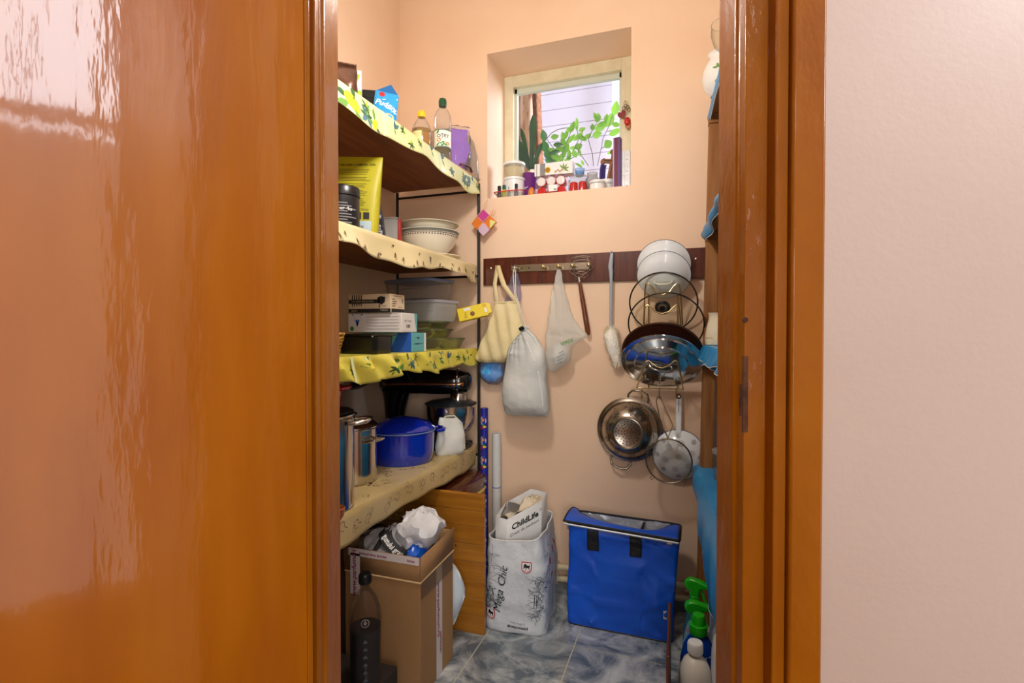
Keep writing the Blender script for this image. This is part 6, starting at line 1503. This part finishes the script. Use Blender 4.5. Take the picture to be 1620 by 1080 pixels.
rcover('blue oilcloth with curled edge on the second right board from the top', RZ[1], lambda y: .05 + .02 * math.sin(y * 9), lambda y, q: -.016 * math.sin(PI * q) + .008 * math.sin(y * 30) * q)
rcover('ruffled blue oilcloth on the third right board from the top', RZ[2], lambda y: .062 + .010 * math.sin(y * 25), lambda y, q: -.016 * q ** .5 + .012 * math.sin(y * 44 + 2 * q) * q)
rcover('blue oilcloth draping far down from the lowest right board', RZ[3], lambda y: .05 + .30 * min(1, max(0, y - .02) / .42), lambda y, q: -.016 * min(1, q * 8) - .020 * math.sin(PI * min(1, q * 1.2)) + .012 * math.sin(y * 26 + 3 * q) * q + .020 * q)
# things on the right rack
t = thing('painted_jug', 'round white jug with green plant decor on the topmost right board', 'jug', (.128, 2.235, RZ[0] + .003), R_(10))
jb = M().lathe([(0, 0), (.05, 0), (.054, .004), (.074, .03), (.084, .065), (.082, .095), (.070, .125), (.058, .14), (.056, .155), (.062, .165), (.059, .166), (.053, .154), (.055, .14)], 44)
obj('jug', jb, mat('white_porcelain', (232, 230, 226), .15, coat=.5), t)
obj('handle', M().tube(arc((.082, 0, .088), .04, -1.4, 1.4, 12), .007, 8), MATS['white_porcelain'], t)
press('printed_leaves', t, join(*[poly2(lf(.032, .006, a, -.012 + .006 * i, .055 + .006 * (i % 3))) for i, a in enumerate((.4, 1.2, 2.0, 2.7, 3.4, -.5))] + [poly2(lf(.02, .005, a, -.04, .08)) for a in (.5, 1.7, 2.8)]), LEAFI, body=jb, e=.0012)
press('lettering', t, text2('IIII', .022, .6, -.005, .105, 0, .0008), INK, body=jb, e=.0012)
for i, (x, y, h) in enumerate(((.124, 2.10, .21), (.152, 1.98, .25))):
    t = thing('glass_goblet', ('clear glass goblet behind the door frame beside the white jug', 'taller clear glass goblet nearer the door on the topmost right board')[i], 'goblet', (x, y, RZ[0] + .003))
    obj('glass', M().lathe([(0, .002), (.036, .001), (.036, .003), (.008, .010), (.005, .02), (.005, h * .42), (.012, h * .47), (.040, h * .62), (.052, h * .82), (.05, h)], 32), GLASS, t)
    obj('rim', M().tube([(.05 * math.cos(a), .05 * math.sin(a), h) for a in [k * 2 * PI / 32 for k in range(32)]], .0014, 6, True), GLASS, t)
t = thing('cream_pitcher', 'cream ceramic pitcher with handle on the third right board', 'pitcher', (.112, 2.24, RZ[2] + .003), R_(120))
obj('pitcher', M().lathe([(0, 0), (.046, 0), (.05, .004), (.052, .03), (.046, .07), (.037, .105), (.036, .122), (.041, .132), (.038, .132), (.033, .12), (.035, .1)], 36), mat('cream_ceramic', (230, 220, 194), .15, coat=.5), t)
obj('handle', M().tube([(-.034, 0, .118), (-.058, 0, .118), (-.074, 0, .095), (-.072, 0, .06), (-.05, 0, .03)], .007, 10), MATS['cream_ceramic'], t)
obj('gold_line', M().tube([(.0515 * math.cos(a), .0515 * math.sin(a), .03) for a in [i * 2 * PI / 32 for i in range(32)]], .0012, 5, True), BRASS, t)
t = thing('clear_canister', 'clear plastic canister on the lowest right board', 'canister', (.148, 2.17, RZ[3] + .003))
obj('canister', M().lathe([(0, 0), (.05, 0), (.053, .004), (.056, .10), (.058, .104)], 34), PLAST, t)
obj('lid', M().lathe([(.056, .102), (.060, .103), (.060, .115), (.055, .118), (0, .117)], 34), MILKY, t)

# ================================================================ cleaning bottles at the right
brd = thing('dark_board', 'thin dark brown board standing on edge beside the cleaning bottles', 'board', (-.058, 1.76, 0), R_(1))
obj('board', M().box(-.005, .005, -.17, .15, 0, .287), wood('dark_board_wood', (104, 50, 30), (76, 32, 18), 1, 6), brd, bev=.003)
obj('edge_strip', M().box(-.0058, .0058, .1495, .152, 0, .287), mat('edge_strip', (120, 64, 44), .4), brd)
SG = mat('bright_green_plastic', (30, 176, 24), .25)
def spray(label, loc, rz, bodyprof, bodym, dz, sx, sy):
    t = thing('spray_bottle', label, 'spray bottle', loc, rz)
    bd = M().lathe(bodyprof, 36, sx=sx, sy=sy); obj('bottle_body', bd, bodym, t, ang=60)
    obj('collar', M().lathe([(.015, dz - .030), (.019, dz - .028), (.019, dz - .006), (.015, dz - .004)], 24), SG, t)
    out = [(-.020, -.006), (-.017, .010), (-.034, .020), (-.040, .034), (-.034, .050), (-.018, .058), (.010, .056), (.050, .044), (.062, .042), (.063, .026), (.050, .026), (.022, .024), (.017, .010), (.018, -.006)]
    obj('spray_head', M().prism(out, -.015, .015).rot(PI / 2, 'X').mv(0, 0, dz), SG, t, bev=.006)
    obj('nozzle', M().lathe([(0, 0), (.009, 0), (.009, .012), (.005, .014), (0, .014)], 20).rot(PI / 2, 'Y').mv(.062, 0, dz + .034), mat('cream_nozzle', (214, 200, 176), .4), t)
    obj('trigger', M().tube([(.018, 0, dz + .022), (.030, 0, dz + .004), (.032, 0, dz - .012), (.042, 0, dz - .032)], [.006, .006, .005, .004], 10), SG, t)
    return t, bd
TQ = mat('teal_cleaner', (110, 160, 164), .2, 0, 6, None, (90, 144, 150))
sp_prof = [(0, 0), (.042, 0), (.046, .006), (.048, .06), (.046, .10), (.038, .150), (.028, .185), (.016, .205), (.015, .222)]
spray('green headed spray bottle farthest back, in front of the blue cooler', (.026, 2.10, 0), R_(-8), sp_prof, mat('dark_teal_cleaner', (40, 90, 100), .2), .245, .9, .7)
t, bd = spray('green headed teal spray bottle between the two others', (.028, 1.99, 0), R_(6), sp_prof, TQ, .212, 1.0, .75)
press('label_patch', t, poly2([(-.034, .150), (-.006, .155), (-.002, .176), (-.014, .190), (-.030, .176)]), WHITEI, body=bd, e=.001)
press('lettering', t, text2('Nou', .020, .1, -.018, .168, 0, .0008), REDI, body=bd, e=.002)
press('printed_marks', t, join(*[disc2(-.036 + .004 * (i % 2), .03 + .02 * i, .004, 8) for i in range(6)]), mat('teal_print', (60, 100, 120), .5), body=bd, e=.001)
DB = mat('deep_blue_detergent', (10, 50, 140), .18, 0, 5, None, (14, 70, 170))
t = thing('detergent_bottle', 'deep blue detergent bottle with bright green cap', 'bottle', (.036, 1.872, 0), R_(10))
bd = M().lathe([(0, 0), (.056, 0), (.061, .006), (.063, .08), (.060, .130), (.050, .175), (.034, .205), (.021, .218), (.019, .222)], 40, sx=1, sy=.72); obj('bottle_body', bd, DB, t, ang=60)
obj('cap', M().lathe([(.022, .216), (.028, .218), (.029, .226), (.029, .246), (.027, .250), (.022, .251), (.0215, .254), (.022, .276), (.019, .283), (0, .284)], 32), SG, t)
obj('cap_collar', M().tube([(.0285 * math.cos(a), .0285 * math.sin(a), .248) for a in [i * 2 * PI / 32 for i in range(32)]], .0016, 6, True), SG, t)
press('printed_flash', t, join(poly2([(-.048, .12), (-.040, .14), (-.026, .2), (-.030, .2), (-.046, .145)]), poly2([(-.052, .06), (-.048, .06), (-.034, .165), (-.037, .165)]), poly2([(.02, .14), (.046, .12), (.05, .10), (.03, .13)]), poly2([(.012, .15), (.036, .155), (.034, .160), (.012, .156)])), mat('pale_blue_print', (150, 190, 226), .4), body=bd, e=.0012)
press('printed_panel', t, poly2([(-.058, .02), (-.050, .02), (-.050, .095), (-.055, .10)]), mat('cyan_panel', (40, 150, 196), .4), body=bd, e=.0012)
t = thing('white_bottle', 'plain white bottle with ribbed white cap, nearest the door', 'bottle', (.024, 1.745, 0), 0)
obj('bottle_body', M().lathe([(0, 0), (.046, 0), (.050, .005), (.051, .12), (.0505, .15), (.046, .175), (.036, .198), (.024, .210), (.018, .214), (.017, .222)], 40), mat('ivory_white_plastic', (222, 216, 204), .3), t, ang=60)
obj('neck', M().lathe([(.0175, .212), (.0185, .214), (.0185, .221), (.0175, .222)], 28), mat('neck_beige', (186, 176, 160), .4), t)
obj('cap', M().lathe([(.0195, .222), (.0225, .223), (.0235, .226), (.0235, .254), (.0215, .258), (0, .259)], 32), WHITEPL, t)
g = M()
for i in range(36):
    a = 2 * PI * i / 36; g.tube([(.0236 * math.cos(a), .0236 * math.sin(a), .227), (.0236 * math.cos(a), .0236 * math.sin(a), .252)], .0007, 5)
obj('cap_ribs', g, WHITEPL, t, stuff=True)
for i, (x, y, h) in enumerate(((.155, 2.06, .37), (.148, 1.74, .33))):
    t = thing('white_canister', ('white plastic canister behind the door frame, farther back', 'white plastic canister behind the door frame, nearer the door')[i], 'canister', (x, y, 0), R_(4))
    obj('canister_body', M().sack([(0, -.066, .066, 0, .12), (.01, -.072, .072, 0, .13), (h * .72, -.074, .074, 0, .13), (h * .9, -.052, .052, 0, .10), (h * .93, -.02, .02, 0, .04)], 36, 3.4, 4), mat('grey_white_canister', (214, 216, 222), .35), t)
    obj('cap', M().lathe([(.018, h * .92), (.022, h * .93), (.022, h), (0, h)], 24), (RED, WHITEPL)[i], t)
    obj('handle', M().tube([(-.03, 0, h * .88), (-.045, 0, h * .96), (-.03, 0, h * .99), (-.018, 0, h * .97)], .008, 8), MATS['grey_white_canister'], t)

# ================================================================ ceiling lamp in the pantry (above the frame)
t = thing('ceiling_lamp', 'bare bulb hanging from the pantry ceiling, above the view', 'lamp', (-.52, 1.18, CZ))
obj('ceiling_rose', M().lathe([(0, 0), (.05, 0), (.046, -.018), (.012, -.026), (0, -.026)], 28), WHITEPL, t)
obj('cable', M().tube([(0, 0, -.02), (0, 0, -.68)], .003, 8), WHITEPL, t)
obj('socket', M().lathe([(0, -.67), (.012, -.67), (.02, -.68), (.02, -.715), (0, -.715)], 24), BLACKP, t)
